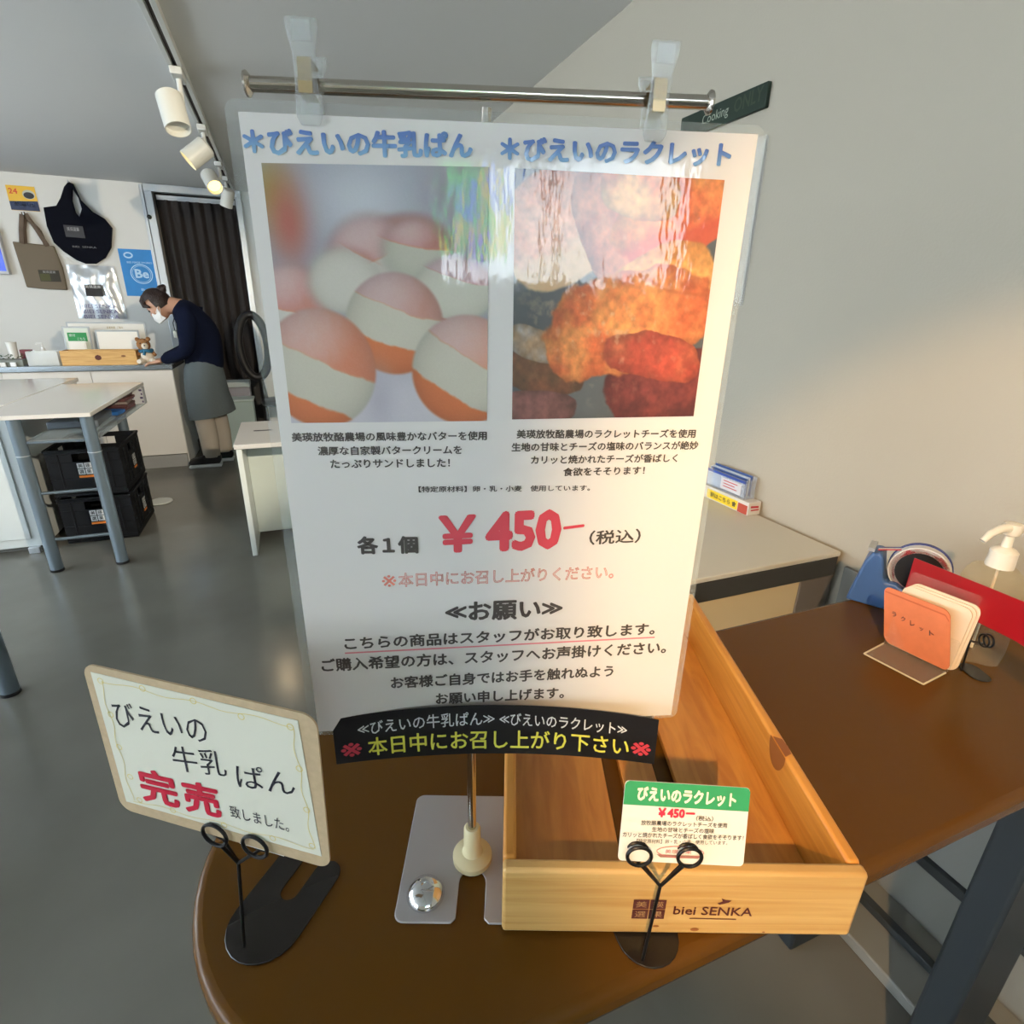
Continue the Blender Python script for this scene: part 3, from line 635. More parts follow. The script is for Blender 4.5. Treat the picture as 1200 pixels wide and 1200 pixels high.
# hands: palm and five fingers resting on the worktop
def hand(w, d, side, nm='hand'):
    w = Vector(w); d = Vector(d).normalized(); s = Vector((-d.y, d.x, 0)).normalized()*side
    V = [w, w+d*.035, w+d*.07]; Eg = [(0, 1), (1, 2)]; Rd = [(.022, .018), (.032, .016), (.034, .014)]
    for k, (off, ln) in enumerate(((-.027, .05), (-.009, .06), (.010, .063), (.027, .055))):
        b = len(V); V += [w+d*.075+s*off*.9, w+d*(.075+ln*.45)+s*off*1.1+Vector((0, 0, .004)), w+d*(.075+ln)+s*off*1.15-Vector((0, 0, .014))]
        Eg += [(2, b), (b, b+1), (b+1, b+2)]; Rd += [.0095, .0085, .0075]
    b = len(V); V += [w+d*.02-s*.03, w+d*.05-s*.045-Vector((0, 0, .008)), w+d*.075-s*.042-Vector((0, 0, .014))]
    Eg += [(1, b), (b, b+1), (b+1, b+2)]; Rd += [.012, .0105, .009]
    skin_obj(nm, V, Eg, Rd, m_skin, t, 1, 1)
hand((-.905, PY-.06, .862), (-.85, .25, -.2), 1)
hand((-.915, PY+.06, .866), (-.85, -.1, -.2), -1)
MB().b2(-1.06, -.93, PY+.02, PY+.13, ZT+.0005, ZT+.004).build('order_slip', m_paper, None)
tag(bpy.data.objects['order_slip'], 'white paper slip on the counter under the hands of the staff member', 'paper')
# name badge on the jumper and lanyard
MB().b2(-.80, -.775, PY-.06, PY+.0, 1.03, 1.085).build('name_badge', mat('badge', (.6, .6, .5), .4), t, bevel=.003)
MB().tube([(-.76, PY-.05, 1.22), (-.79, PY-.05, 1.14), (-.79, PY-.04, 1.08)], .004, 6).build('lanyard', m_blk, t)

# ------------------------------------------------------------------ high tables, bench, crates on the left
m_top = mat('glossy_white_top', (.72, .70, .66), .12); m_tube = mat('steel_blue_tube', (.19, .24, .28), .3, metal=.6)
m_edge = mat('pale_blue_edge', (.60, .70, .74), .3)
def high_table(label, x0, x1, y0, y1, legs, group='narrow white high tables'):
    t = thing('high_table', label, 'table', ((x0+x1)/2, (y0+y1)/2, 0), group)
    MB().b2(x0, x1, y0, y1, .78, .80).build('tabletop', m_top, t, bevel=.003)
    for (x, y) in legs:
        MB().lathe([(.028, .012), (.028, .78)], (x, y, 0), 24).build('leg', m_tube, t)
        MB().lathe([(.03, 0), (.03, .0119)], (x, y, 0), 24).build('foot_cap', m_blk, t)
        MB().lathe([(.03, 0), (.03, .004)], (x, y, .60), 24).build('leg_collar', m_alu, t)
    ys = sorted(set(l[1] for l in legs))
    for yy in (legs[0][1], legs[-1][1]):
        xx = [l[0] for l in legs if l[1] == yy]
        if len(xx) > 1:
            for z in (.41, .168): MB().tube([(min(xx)+.027, yy, z), (max(xx)-.027, yy, z)], .008).build('rung', m_tube, t)
    return t
tb = high_table('narrow white high table on steel tube legs in front of the stacked black crates', -1.335, -.895, 3.13, 4.285, [(-1.213, 3.19), (-.93, 3.19), (-1.213, 4.12), (-1.02, 4.12)])
# lower wire shelf of that table
mb = MB(); 
for y in (3.19, 4.26): mb.tube([(-1.185, y, .66), (-.958, y, .66)], .007, 8)
for x in (-1.19, -.95): mb.tube([(x, 3.19, .66), (x, 4.26, .66)], .007, 8)
mb.build('shelf_frame', m_tube, tb)
MB().b2(-1.19, -.90, 3.2, 4.29, .6645, .668).build('shelf_panel', clear('shelf_glass', tint=(.75, .82, .85), vis=.3), tb, sm=False)
high_table('white high table at the left edge of which one steel leg foot shows', -1.75, -1.005, 1.0, 2.12, [(-1.62, 2.06), (-1.035, 2.11), (-1.62, 1.06), (-1.04, 1.06)])
# items on the wire shelf
o = MB().box((-1.08, 3.62, .69), (.22, .34, .035), .05).build('flat_tray', mat('tray_grey', (.11, .13, .15), .4), None, bevel=.006); tag(o, 'flat grey tray on the wire shelf under the narrow high table', 'tray')
o = MB().box((-1.02, 3.86, .682), (.15, .12, .02), -.1).build('folder', mat('folder_blue', (.02, .12, .38), .4), None, bevel=.002); tag(o, 'bright blue folder on the wire shelf behind the grey tray', 'folder')
for i in range(5):
    o = MB().box((-1.03+.006*(i % 2), 4.08, .676+.018*i), (.17, .20, .016), .06*((i % 3)-1)).build('magazine', mat('magazine_%d' % (i % 3), [(.14, .05, .05), (.10, .04, .04), (.25, .2, .18)][i % 3], .5), None, bevel=.002)
    tag(o, ('red-brown magazine lowest in the stack on the wire shelf', 'dark red-brown magazine second from the bottom of the wire shelf stack', 'pale grey magazine in the middle of the wire shelf stack', 'red-brown magazine second from the top of the wire shelf stack', 'dark red-brown magazine topmost in the stack on the wire shelf')[i], 'magazine', 'magazines stacked on the wire shelf')
t = thing('patterned_carton', 'white carton with violet marks at the far end of the wire shelf', 'box', (-.93, 4.2, .67))
MB().b2(-.985, -.895, 4.21, 4.28, .6685, .775).build('body', mat('carton_white', (.55, .56, .6), .5), t, bevel=.003)
fn = lambda s, tt: (Vector((-.985+s, 4.21, .775-tt)), Vector((0, -1, 0)))
for k in range(4): flat_poly('printed_mark', [[(.07+.008*(k % 2), .012+.024*k), (.086, .012+.024*k), (.086, .024+.024*k), (.07+.008*(k % 2), .024+.024*k)]], fn, mat('violet_dark', (.05, .03, .12), .5), t)
flat_poly('printed_mark', [[(.01, .05), (.035, .05), (.035, .07), (.01, .07)]], fn, mat('violet_dark', (.05, .03, .12), .5), t)
# white cabinet behind
t = thing('white_cabinet', 'white cabinet with a glossy worktop at the left edge behind the narrow table', 'cabinet', (-1.8, 3.9, 0))
MB().b2(-2.4, -1.345, 3.5, 4.6, .03, .775).build('body', mat('cabinet_white', (.66, .72, .73), .35), t, bevel=.004)
MB().b2(-2.36, -1.385, 3.54, 4.56, 0, .0295).build('plinth', mat('plinth_dark', (.12, .13, .13), .5), t)
MB().b2(-2.42, -1.338, 3.48, 4.62, .776, .80).build('worktop', m_top, t, bevel=.003)
MB().b2(-1.42, -1.37, 3.47, 3.50, .0, .035).build('foot_bracket', m_alu, t, bevel=.003)
MB().b2(-2.0, -1.40, 3.49, 3.499, .08, .74).build('front_panel', MATS['cabinet_white'], t, bevel=.002)
# stacked black crates
m_crate = mat('black_crate_plastic', (.005, .006, .008), .5, spec=.25)
ch = .27
def black_crate(z0, label, group='black plastic crates stacked under the high table'):
    x0, x1, y0, y1 = -1.265, -.925, 3.55, 4.0
    t = thing('plastic_crate', label, 'crate', ((x0+x1)/2, (y0+y1)/2, z0), group)
    th = .012
    MB().b2(x0, x1, y0, y1, z0+.004, z0+.016).build('floor_panel', m_crate, t)
    hz = z0+ch
    def wall(ax, c0, c1, fix, out):
        mb = MB()
        def B(a, b, za, zb, t0=0, t1=th):
            lo, hi = sorted((fix+out*t0, fix-out*t1))
            if ax == 'x': mb.b2(a, b, lo, hi, za, zb)
            else: mb.b2(lo, hi, a, b, za, zb)
        mid = (c0+c1)/2; hw = .05
        B(c0, c1, z0+.017, hz-.075); B(c0, mid-hw, hz-.075, hz-.03); B(mid+hw, c1, hz-.075, hz-.03); B(c0, c1, hz-.03, hz-.006)
        B(c0-.004, c1+.004, hz-.016, hz-.004, .006, 0); B(c0, c1, z0+.02, z0+.04, .004, 0)
        for k in range(7):
            a = c0+(c1-c0)*k/6
            if abs(a-mid) > .07 and c0 < a < c1: B(a-.004, a+.004, z0+.04, hz-.03, .006, 0)
        B(c0, c1, z0+.10, z0+.106, .003, 0)
        return mb.build('side_wall', m_crate, t, bevel=.0015, seg=1)
    wall('x', x0, x1, y0, -1); wall('x', x0, x1, y1, 1); wall('y', y0+.013, y1-.013, x0, -1); wall('y', y0+.013, y1-.013, x1, 1)
    for fn, nm in ((lambda s, tt: (Vector((x0+.135+s, y0-.0065, z0+.19-tt)), Vector((0, -1, 0))), 'f'), (lambda s, tt: (Vector((x1+.0065, y0+.2+s, z0+.17-tt)), Vector((1, 0, 0))), 's')):
        m_lab = mat('label_white', (.62, .64, .64), .5)
        qs = [[(i*.034, j*.034), (i*.034+.030, j*.034), (i*.034+.030, j*.034+.030), (i*.034, j*.034+.030)] for i in (0, 1) for j in (0, 1)]
        flat_poly('logo_square', qs, fn, m_lab, t, .0006)
        for (ch_, i, j) in (('美', 0, 0), ('瑛', 1, 0), ('選', 0, 1), ('果', 1, 1)):
            text_mesh('logo_text', ch_, fn, (i*.034+.004, j*.034+.026), (i*.034+.026, j*.034+.026), .022, txt_k, t, bold=.015, lift=.001)
        flat_poly('orange_bar', [[(-.002, .070), (.066, .070), (.066, .082), (-.002, .082)]], fn, mat('bar_orange', (.75, .2, .02), .5), t, .0006)
    return t
black_crate(0.001, 'lower of the two stacked black plastic crates under the high table')
black_crate(.275, 'upper of the two stacked black plastic crates under the high table, open on top')
# round white floor disc
o = MB().lathe([(.07, 0), (.075, .004), (.072, .009), (.02, .011)], (-.93, 4.37-.04, 0), 28).build('floor_disc', mat('disc_white', (.66, .68, .64), .4), None)
o.location.x = .0; tag(o, 'flat white round disc on the floor behind the stacked black crates', 'disc')
for v in o.data.vertices: v.co.x += .005; v.co.y += -.13
# white bench stool
t = thing('bench_stool', 'white box bench with a finger slot in its top beside the notice', 'bench', (-.1, 3.35, 0))
m_bn = mat('bench_white', (.68, .72, .70), .4)
MB().b2(-.305, .15, 3.04, 3.66, .597, .622).build('seat', mat('bench_top', (.60, .58, .55), .4), t, bevel=.004)
MB().b2(-.297, -.27, 3.05, 3.65, 0, .596).build('leg_panel', m_bn, t, bevel=.003)
MB().b2(.115, .142, 3.05, 3.65, 0, .596).build('leg_panel', m_bn, t, bevel=.003)
MB().b2(-.269, .114, 3.3, 3.325, .04, .596).build('cross_panel', mat('bench_inner', (.55, .62, .60), .5), t, bevel=.002)
MB().prism(rrect(.10, .024, .0115), (-.225, 3.36, .6225), (1, 0, 0), (0, 1, 0), (0, 0, .0006)).build('slot_shade_patch', mat('slot_shade', (.06, .06, .07), .7), t)  # dark patch laid on the uncut seat, painting the shade inside the slot

# ------------------------------------------------------------------ right wall items
t = thing('wall_sign', 'dark green-black lettered sign strip high on the right wall', 'sign', (XW, 1.4, 1.8))
MB().prism([(1.284, 1.830), (1.284, 1.775), (1.62, 1.775), (1.62, 1.835)], (XW-.0005, 0, 0), (0, 1, 0), (0, 0, 1), (-.012, 0, 0)).build('panel', mat('sign_black', (.012, .028, .018), .5), t, bevel=.002)
fr_ = lambda s, tt: (Vector((XW-.0135, 1.62-s, 1.832-tt)), Vector((-1, 0, 0)))
text_mesh('printed_text', 'Cooking', fr_, (.10, .046), (.205, .046), .03, mat('sign_text', (.35, .4, .32), .5), t)
text_mesh('printed_text', 'ONLY', fr_, (.225, .043), (.325, .04), .034, mat('sign_text_dim', (.035, .055, .03), .5), t, bold=.02)
t = thing('wall_film', 'clear laminated sheet hanging on the right wall below the dark sign strip', 'poster', (XW, 1.3, 1.5))
MB().prism(rrect(.36, .40, .01), (XW-.006, 1.62, 1.315), (0, -1, 0), (0, 0, 1), (-.001, 0, 0)).build('film', clear('wall_film_clear', vis=.10, body=(.75, .75, .7)), t)
MB().prism(rrect(.34, .38, .004), (XW-.004, 1.61, 1.325), (0, -1, 0), (0, 0, 1), (-.0012, 0, 0)).build('paper', mat('film_paper', (.60, .58, .52), .7), t)
# side shelf desk against the wall
ZS = .773
t = thing('side_desk', 'cream topped side desk with a dark fascia against the right wall', 'desk', (.95, 1.3, 0))
MB().b2(.55, 1.166, .813, 1.9, ZS-.012, ZS).build('desk_top', mat('desk_cream', (.64, .62, .54), .35), t, bevel=.002)
MB().b2(.552, 1.164, .815, .84, ZS-.062, ZS-.0125).build('fascia', mat('desk_dark', (.055, .055, .052), .4), t, bevel=.002)
MB().b2(1.06, 1.164, .817, .86, 0, ZS-.0625).build('side_post', mat('desk_post', (.16, .14, .12), .5), t, bevel=.002)
MB().b2(.56, 1.059, .82, .84, .05, ZS-.0625).build('front_panel', mat('desk_panel', (.66, .55, .34), .6), t)
MB().b2(.56, 1.059, .86, 1.88, .05, ZS-.07).build('body', MATS['desk_cream'], t)
MB().b2(.56, .60, .842, .858, 0, .3).b2(1.02, 1.055, .842, .858, 0, .3).build('leg', MATS['desk_post'], t)
# leaflet box on the desk
t = thing('leaflet_box', 'white carton with a yellow lettered band on the side desk', 'box', (1.15, 1.17, ZS))
Xa, Xb, Ya, Yb_ = 1.128, 1.172, 1.075, 1.27
MB().b2(Xa, Xb, Ya, Yb_, ZS+.0005, ZS+.038).build('carton', mat('box_white', (.68, .66, .62), .5), t, bevel=.001)
fl = lambda s, tt: (Vector((Xa, Yb_-s, ZS+.038-tt)), Vector((-1, 0, 0)))
flat_poly('yellow_band', [[(.03, .008), (.155, .008), (.155, .034), (.03, .034)]], fl, mat('band_yellow', (.85, .62, .03), .5), t, .0005)
flat_poly('red_band', [[(.157, .010), (.192, .010), (.192, .036), (.157, .036)]], fl, mat('band_red', (.45, .07, .04), .5), t, .0005)
text_mesh('printed_text', '訳はこちら 會', fl, (.045, .028), (.15, .028), .015, txt_k, t, bold=.02, lift=.001)
fe = lambda s, tt: (Vector((Xb-s, Ya, ZS+.038-tt)), Vector((0, -1, 0)))
flat_poly('red_logo', [[(.008, .012), (.036, .010), (.036, .016), (.008, .018)], [(.006, .021), (.034, .021), (.034, .025), (.006, .025)]], fe, mat('logo_red', (.5, .03, .05), .5), t, .0005)
t = thing('card_holder', 'clear plastic holder of blue and white cards on top of the leaflet carton', 'holder', (1.15, 1.17, ZS+.039))
Z1 = ZS+.0385
MB().b2(1.132, 1.168, 1.10, 1.265, Z1, Z1+.004).b2(1.132, 1.134, 1.10, 1.265, Z1+.004, Z1+.05).b2(1.166, 1.168, 1.10, 1.265, Z1+.004, Z1+.062).b2(1.134, 1.166, 1.10, 1.102, Z1+.004, Z1+.055).build('holder_wall', clear('holder_clear', vis=.16, body=(.7, .8, .95)), t, sm=False)
for i in range(4):
    o = MB().b2(1.137+i*.0075, 1.141+i*.0075, 1.112, 1.258, Z1+.0045, Z1+.05+.004*i).build('leaflet', mat('leaflet_blue', (.05, .11, .34), .5) if i % 2 else mat('leaflet_pale', (.50, .56, .66), .5), None)
    tag(o, ('frontmost pale leaflet in the clear holder on the leaflet carton', 'blue leaflet just behind the frontmost one in the clear holder', 'pale leaflet between two blue ones in the clear holder', 'blue leaflet nearest the wall in the clear holder')[i], 'leaflet', 'leaflets in the clear holder')
fc = lambda s, tt: (Vector((1.1318, 1.265-s, Z1+.052-tt)), Vector((-1, 0, 0)))
flat_poly('label', [[(.07, .012), (.150, .012), (.150, .045), (.07, .045)]], fc, mat('label_lilac', (.66, .66, .70), .5), t, .0004)
flat_poly('label_lines', [[(.08, .018+.008*k), (.135-.01*(k % 2), .018+.008*k), (.135-.01*(k % 2), .0205+.008*k), (.08, .0205+.008*k)] for k in range(3)], fc, MATS['logo_red'], t, .0006)
flat_poly('blue_strip', [[(.0, .0), (.163, .0), (.163, .008), (0, .008)]], fc, mat('strip_blue', (.04, .08, .33), .5), t, .0004)

# ------------------------------------------------------------------ display table
T = .815
m_tab = mat('brown_laminate', (.108, .045, .006), .26, spec=.22, bump=.015, bscale=300)
t = thing('display_table', 'dark brown display table with a rounded left end and a thick edge', 'table', (.5, .4, 0))
def stadium(inset, x1):
    c = (.062, .4035); r = .1915-inset; pts = []
    for k in range(29):
        a = radians(90+180*k/28); pts.append((c[0]+r*1.0*cos(a), c[1]+r*sin(a)))
    return pts+[(x1-inset, .4035-r), (x1-inset, .4035+r)]
MB().prism(stadium(0, XW-.03), (0, 0, T-.028), (1, 0, 0), (0, 1, 0), (0, 0, .028)).build('tabletop', m_tab, t, bevel=.009, seg=4)
m_slate = mat('slate_leg', (.020, .028, .036), .45)
MB().b2(.87, 1.0, .235, .285, 0, T-.0285).build('leg', m_slate, t, bevel=.006)
MB().b2(.87, 1.0, .50, .55, 0, T-.0285).build('leg', m_slate, t, bevel=.006)
MB().b2(-.02, .02, .36, .44, 0, T-.0285).build('leg', m_slate, t, bevel=.004)
# low grey plinth with dark channels along the wall below the table
m_pg = mat('plinth_grey', (.22, .22, .20), .4); m_ch = mat('channel_dark', (.035, .04, .042), .4)
struct(MB().b2(1.0, XW, -1.5, .80, .0005, .03), 'trim_2', m_pg, bevel=.004)
struct(MB().b2(1.085, 1.105, -1.5, .80, .0305, .05), 'trim_3', m_ch, bevel=.002)
struct(MB().b2(XW-.012, XW-.0005, -1.5, .80, .0305, .17), 'baseboard_right', m_pg, bevel=.002)
struct(MB().b2(XW-.010, XW-.0005, -1.5, .80, .2005, .74), 'trim_5', mat('panel_grey', (.26, .26, .24), .5), bevel=.002)
struct(MB().b2(XW-.022, XW-.0005, -1.5, .80, .175, .20), 'trim_4', m_ch, bevel=.002)

# wooden crate ---------------------------------------------------------------
E0 = Vector((.111, .282, T+.0026)); ex = Vector((.93, -.3676, 0)).normalized(); ey = Vector((.3676, .93, 0)); ez = Vector((0, 0, 1))
CW, CL, CH, TH = .287, .452, .072, .011
t = thing('wooden_crate', 'shallow pine crate with a stamped front, slatted bottom, under the hanging notice', 'crate', tuple(E0+ex*CW/2+ey*CL/2))
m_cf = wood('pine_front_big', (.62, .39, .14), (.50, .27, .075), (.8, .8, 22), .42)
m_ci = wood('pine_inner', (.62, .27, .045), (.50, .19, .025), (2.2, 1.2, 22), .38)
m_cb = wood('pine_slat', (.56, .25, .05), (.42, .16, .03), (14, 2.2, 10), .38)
P = lambda a, b, c: E0+ex*a+ey*b+ez*c
def cb(a0, a1, b0, b1, c0, c1, name, m, bev=.002):
    mb = MB().obox((0, 0, 0), (a1-a0, 0, 0), (0, b1-b0, 0), (0, 0, c1-c0))
    o = mb.build(name, m, t, bevel=bev); o.location = P(a0, b0, c0)-Vector(t.location); o.rotation_euler = (0, 0, math.atan2(ex.y, ex.x)); return o
front = cb(0, CW, 0, TH, 0.0005, CH, 'end_board', m_cf, .003); cb(0, CW, CL-TH, CL, 0.0005, CH, 'end_board', m_cf, .003)
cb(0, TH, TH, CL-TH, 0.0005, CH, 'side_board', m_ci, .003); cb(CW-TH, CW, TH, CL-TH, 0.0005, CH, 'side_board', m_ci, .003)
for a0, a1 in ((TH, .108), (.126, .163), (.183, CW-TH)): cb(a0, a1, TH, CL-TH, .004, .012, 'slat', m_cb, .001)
fn = lambda s, tt: (P(s, 0, CH-tt), -ey)
m_st = mat('stamp_ink', (.10, .025, .02), .6)
k0 = .105
flat_poly('stamp_square', [[(k0+i*.0135, .030+j*.0115), (k0+.0128+i*.0135, .030+j*.0115), (k0+.0128+i*.0135, .0408+j*.0115), (k0+i*.0135, .0408+j*.0115)] for i in (0, 1) for j in (0, 1)], fn, m_st, t, .0005)
for (c_, i, j) in (('美', 0, 0), ('瑛', 1, 0), ('選', 0, 1), ('果', 1, 1)):
    text_mesh('stamp_text', c_, fn, (k0+.0022+i*.0135, .0385+j*.0115), (k0+.0108+i*.0135, .0385+j*.0115), .0068, mat('stamp_light', (.42, .24, .10), .6), t, lift=.0008)
text_mesh('stamp_text', 'biei SENKA', fn, (.138, .0465), (.202, .0475), .0098, m_st, t, bold=.012, lift=.0006)
flat_poly('stamp_line', [[(.152, .0505), (.190, .0510), (.190, .0520), (.152, .0515)]], fn, m_st, t, .0006)
flat_poly('stamp_mark', [[(.172, .033), (.176, .0305), (.1745, .027), (.178, .029), (.183, .0295), (.181, .032), (.177, .0335), (.174, .0345)]], fn, m_st, t, .0006)
oval = lambda cx, cy, rx, ry, n=14: [(cx+rx*cos(2*pi*k/n), cy+ry*sin(2*pi*k/n)) for k in range(n)]
m_kn = mat('knot_dark', (.27, .09, .02), .5)
flat_poly('knot', [oval(.126, .061, .0025, .0012), oval(.158, .0645, .0035, .002), oval(.215, .0665, .0012, .0008)], fn, m_kn, t, .0005)
fi = lambda s, tt: (P(CW-TH, s, CH-tt), -ex)
flat_poly('knot', [[(.118, 0)]+[(.134+.017*cos(radians(a)), .026*sin(radians(a))) for a in range(0, 181, 15)][:-1]], fi, m_kn, t, .0005)
flat_poly('knot', [[(CW-TH+.0005, -.120), (CW-.003, -.124), (CW-.0015, -.134), (CW-.003, -.144), (CW-TH+.0005, -.148)]], lambda s, tt: (P(s, -tt, CH), ez), m_kn, t, .0006)

# pole stand -------------------------------------------------------------------
PB = Vector((.108, .3515, T))
t = thing('poster_stand', 'slim steel pole stand on a pale grey slotted base plate holding the big notice', 'stand', tuple(PB))
qx = Vector((.93, -.3676, 0)).normalized(); qy = Vector((.3676, .93, 0)); o0 = Vector((.029, .322, T+.0003))
def slot_plate(w, h, r, sw, sl, n=6):
    pts = []
    def arc(cx, cy, rr, a0, a1, n=6):
        for k in range(n+1):
            a = radians(a0+(a1-a0)*k/n); pts.append((cx+rr*cos(a), cy+rr*sin(a)))
    arc(r, r, r, 180, 270); mid = w/2
    pts.append((mid-sw/2-.004, 0)); pts.append((mid-sw/2, .004))
    arc(mid, sl-sw/2, sw/2, 180, 0, 10)
    pts.append((mid+sw/2, .004)); pts.append((mid+sw/2+.004, 0))
    arc(w-r, r, r, 270, 360); arc(w-r, h-r, r, 0, 90); arc(r, h-r, r, 90, 180)
    return pts
o = MB().prism(slot_plate(.128, .128, .008, .024, .047), o0, qx, qy, (0, 0, .002)).build('base_plate', mat('grey_plate', (.42, .40, .40), .35, metal=.2), t, bevel=.0006, seg=1)
MB().lathe([(.0165, .0024), (.0165, .0035), (.014, .008), (.008, .0125), (.0035, .0135), (.0033, .012), (.0005, .0115)], tuple(o0+qx*.024+qy*.0235), 32).build('dome_nut', mat('chrome', (.75, .76, .78), .08, metal=1), t)
m_cr = mat('cream_plastic', (.62, .55, .34), .35)
MB().lathe([(.0165, .0024), (.018, .005), (.018, .010), (.014, .0125), (.0095, .014), (.008, .018), (.0075, .042), (.006, .044)], tuple(PB), 28).build('pole_socket', m_cr, t)
m_chr = mat('chrome_rod', (.62, .58, .52), .16, metal=1)
P0 = Vector((-.0162, .3842, 1.4018)); pu = Vector((.96, -.28, 0)); pn = Vector((-.28, -.96, 0))
ptop = P0+pu*.1405-pn*.006
MB().tube([tuple(PB+Vector((0, 0, .04))), (PB.x, PB.y, T+.30), (PB.x, PB.y, 1.0)], .0038, 14).tube([(PB.x, PB.y, 1.0), (PB.x+.001, PB.y+.0, 1.2), (ptop.x, ptop.y, 1.405)], .003, 12).build('pole', m_chr, t)
ra = P0+pu*.0105-pn*.006; rb = P0+pu*.271-pn*.006
ra.z = 1.4105; rb.z = 1.4135
rd = (rb-ra).normalized()
MB().tube([tuple(ra), tuple(rb)], .0037, 16).lathe([(.006, 0), (.0062, .0012), (.004, .003)], tuple(ra), 18, tuple(rd)).lathe([(.006, 0), (.0062, .0012), (.004, .003)], tuple(rb), 18, tuple(-rd)).build('cross_bar', m_chr, t)

# clips -----------------------------------------------------------------------
def clip(s, label, ang):
    c = P0+pu*s; z0, z1 = 1.3905, 1.4335
    t = thing('poster_clip', label, 'clip', (c.x, c.y, z0), 'clear clips gripping the top of the notice')
    m_c = clear('clip_clear', vis=.22, body=(.75, .8, .8))
    lean = pu*ang
    def jaw(side, zz0, zz1, splay, nm):
        # jaw outline in (pu, up), thickness along pn
        H_ = zz1-zz0; w0, w1, w2 = .0068, .0056, .0078
        pl = [(-w0*.7, 0), (w0*.7, 0), (w0, .004), (w1, H_*.45), (w1, H_*.68), (w2, H_*.9), (w2, H_), (-w2, H_), (-w2, H_*.9), (-w1, H_*.68), (-w1, H_*.45), (-w0, .004)]
        base = c+pn*(.0016 if side > 0 else -.0046); base.z = zz0
        up = (Vector((0, 0, 1))+pn*splay*side+lean).normalized()
        jw = MB().prism(pl, base, pu, up, pn*.003).build(nm, m_c, t, bevel=.0008)
        # ribs on the grip
        MB().prism([(-w2*.6, H_*.78), (w2*.6, H_*.78), (w2*.6, H_*.96), (-w2*.6, H_*.96)], base+pn*(.0031 if side > 0 else -.0008), pu, up, pn*.0008).build('grip_pad', m_c, jw)
    jaw(1, z0, z1+.002, .16, 'front_jaw'); jaw(-1, z0, z1-.007, .22, 'rear_jaw')
    m_sp = mat('spring_metal', (.60, .46, .28), .25, metal=1)
    b = c+pn*.0068; b.z = z0+.0135
    mb = MB().prism(rrect(.0072, .0155, .0008), b-pu*.0036, pu, ez+lean, pn*.0008)
    mb.obox(b-pu*.0036, pu*.0072, -pn*.016, Vector((0, 0, .0008))); mb.obox(b-pu*.0036+(ez+lean)*.0147, pu*.0072, -pn*.016, Vector((0, 0, .0008)))
    mb.build('spring', m_sp, t)
clip(.0447, 'clear plastic clip with golden spring at the left end of the steel bar', .03)
clip(.236, 'clear plastic clip with silver spring at the right end of the steel bar', .0)

# the big laminated notice ------------------------------------------------------
PW, PH = .303, .4272
t = thing('laminated_notice', 'large laminated bread notice with two pictures and a red price, hung from a steel bar', 'notice', tuple(P0))
fn0 = lambda s, tt: (P0+pu*s-ez*tt, pn)
MB().prism(rrect(PW, PH, .006), tuple(P0-ez*PH+pn*.0002), pu, ez, pn*.0004).build('clear_film', clear('film_clear', vis=.07, body=(.75, .85, .85)), t)
m_pp = wavy_coat(mat('notice_paper', (.79, .765, .74), .55))
MB().prism([(.0065, .004), (PW-.005, .003), (PW-.004, PH-.0045), (.0068, PH-.006)], tuple(P0-ez*PH+pn*.0008), pu, ez, pn*.0002).build('paper', m_pp, t)
fnp = lambda s, tt: (P0+pu*s-ez*tt+pn*.0012, pn)
m_tk = wavy_coat(mat('notice_ink', (.075, .065, .06), .5)); m_tb = wavy_coat(mat('notice_blue', (.11, .25, .55), .5))
m_tr = wavy_coat(mat('notice_red', (.72, .07, .10), .5)); m_ts = wavy_coat(mat('notice_salmon', (.80, .26, .20), .5))
# heading colour runs from blue to pale blue down the letters (as printed)
nt = m_tb.node_tree; tcn = nt.nodes.new('ShaderNodeTexCoord'); sxyz = nt.nodes.new('ShaderNodeSeparateXYZ'); nt.links.new(tcn.outputs['Object'], sxyz.inputs[0])
mr_ = nt.nodes.new('ShaderNodeMapRange'); mr_.inputs[1].default_value = -.026; mr_.inputs[2].default_value = -.014; nt.links.new(sxyz.outputs['Z'], mr_.inputs[0])
mc_ = nt.nodes.new('ShaderNodeMix'); mc_.data_type = 'RGBA'; mc_.inputs[6].default_value = (.26, .50, .72, 1); mc_.inputs[7].default_value = (.10, .20, .52, 1)
nt.links.new(mr_.outputs[0], mc_.inputs[0]); nt.links.new(mc_.outputs[2], nt.nodes['Principled BSDF'].inputs['Base Color'])
mm = .001
def line(body, a, b, h, m, bold=.03, nm='printed_line', **k):
    return text_mesh(nm, body, fnp, (a[0]*mm, a[1]*mm), (b[0]*mm, b[1]*mm), h*mm, m, t, bold=bold, lift=.00015, **k)
line('＊びえいの牛乳ぱん', (7.5, 26.2), (132.5, 23.4), 13.2, m_tb, .045)
line('＊びえいのラクレット', (148, 24.0), (284.4, 21.8), 12.6, m_tb, .045)
line('美瑛放牧酪農場の風味豊かなバターを使用', (13.8, 186.6), (140.8, 185.8), 6.2, m_tk, .028)
line('濃厚な自家製バタークリームを', (29.4, 195.8), (124, 195.4), 6.2, m_tk, .028)
line('たっぷりサンドしました！', (36.6, 204.6), (115.8, 204.3), 6.0, m_tk, .028)
line('美瑛放牧酪農場のラクレットチーズを使用', (160.7, 184.8), (285.7, 184.6), 6.2, m_tk, .028)
line('生地の甘味とチーズの塩味のバランスが絶妙', (157.5, 193.8), (288.8, 192.9), 6.2, m_tk, .028)
line('カリッと焼かれたチーズが香ばしく', (171, 202.8), (275, 202), 6.2, m_tk, .028)
line('食欲をそそります！', (193.9, 211.6), (252.2, 210.8), 6.2, m_tk, .028)
line('【特定原材料】卵・乳・小麦　使用しています。', (93.9, 222.2), (213.8, 222.5), 4.4, m_tk, .02)
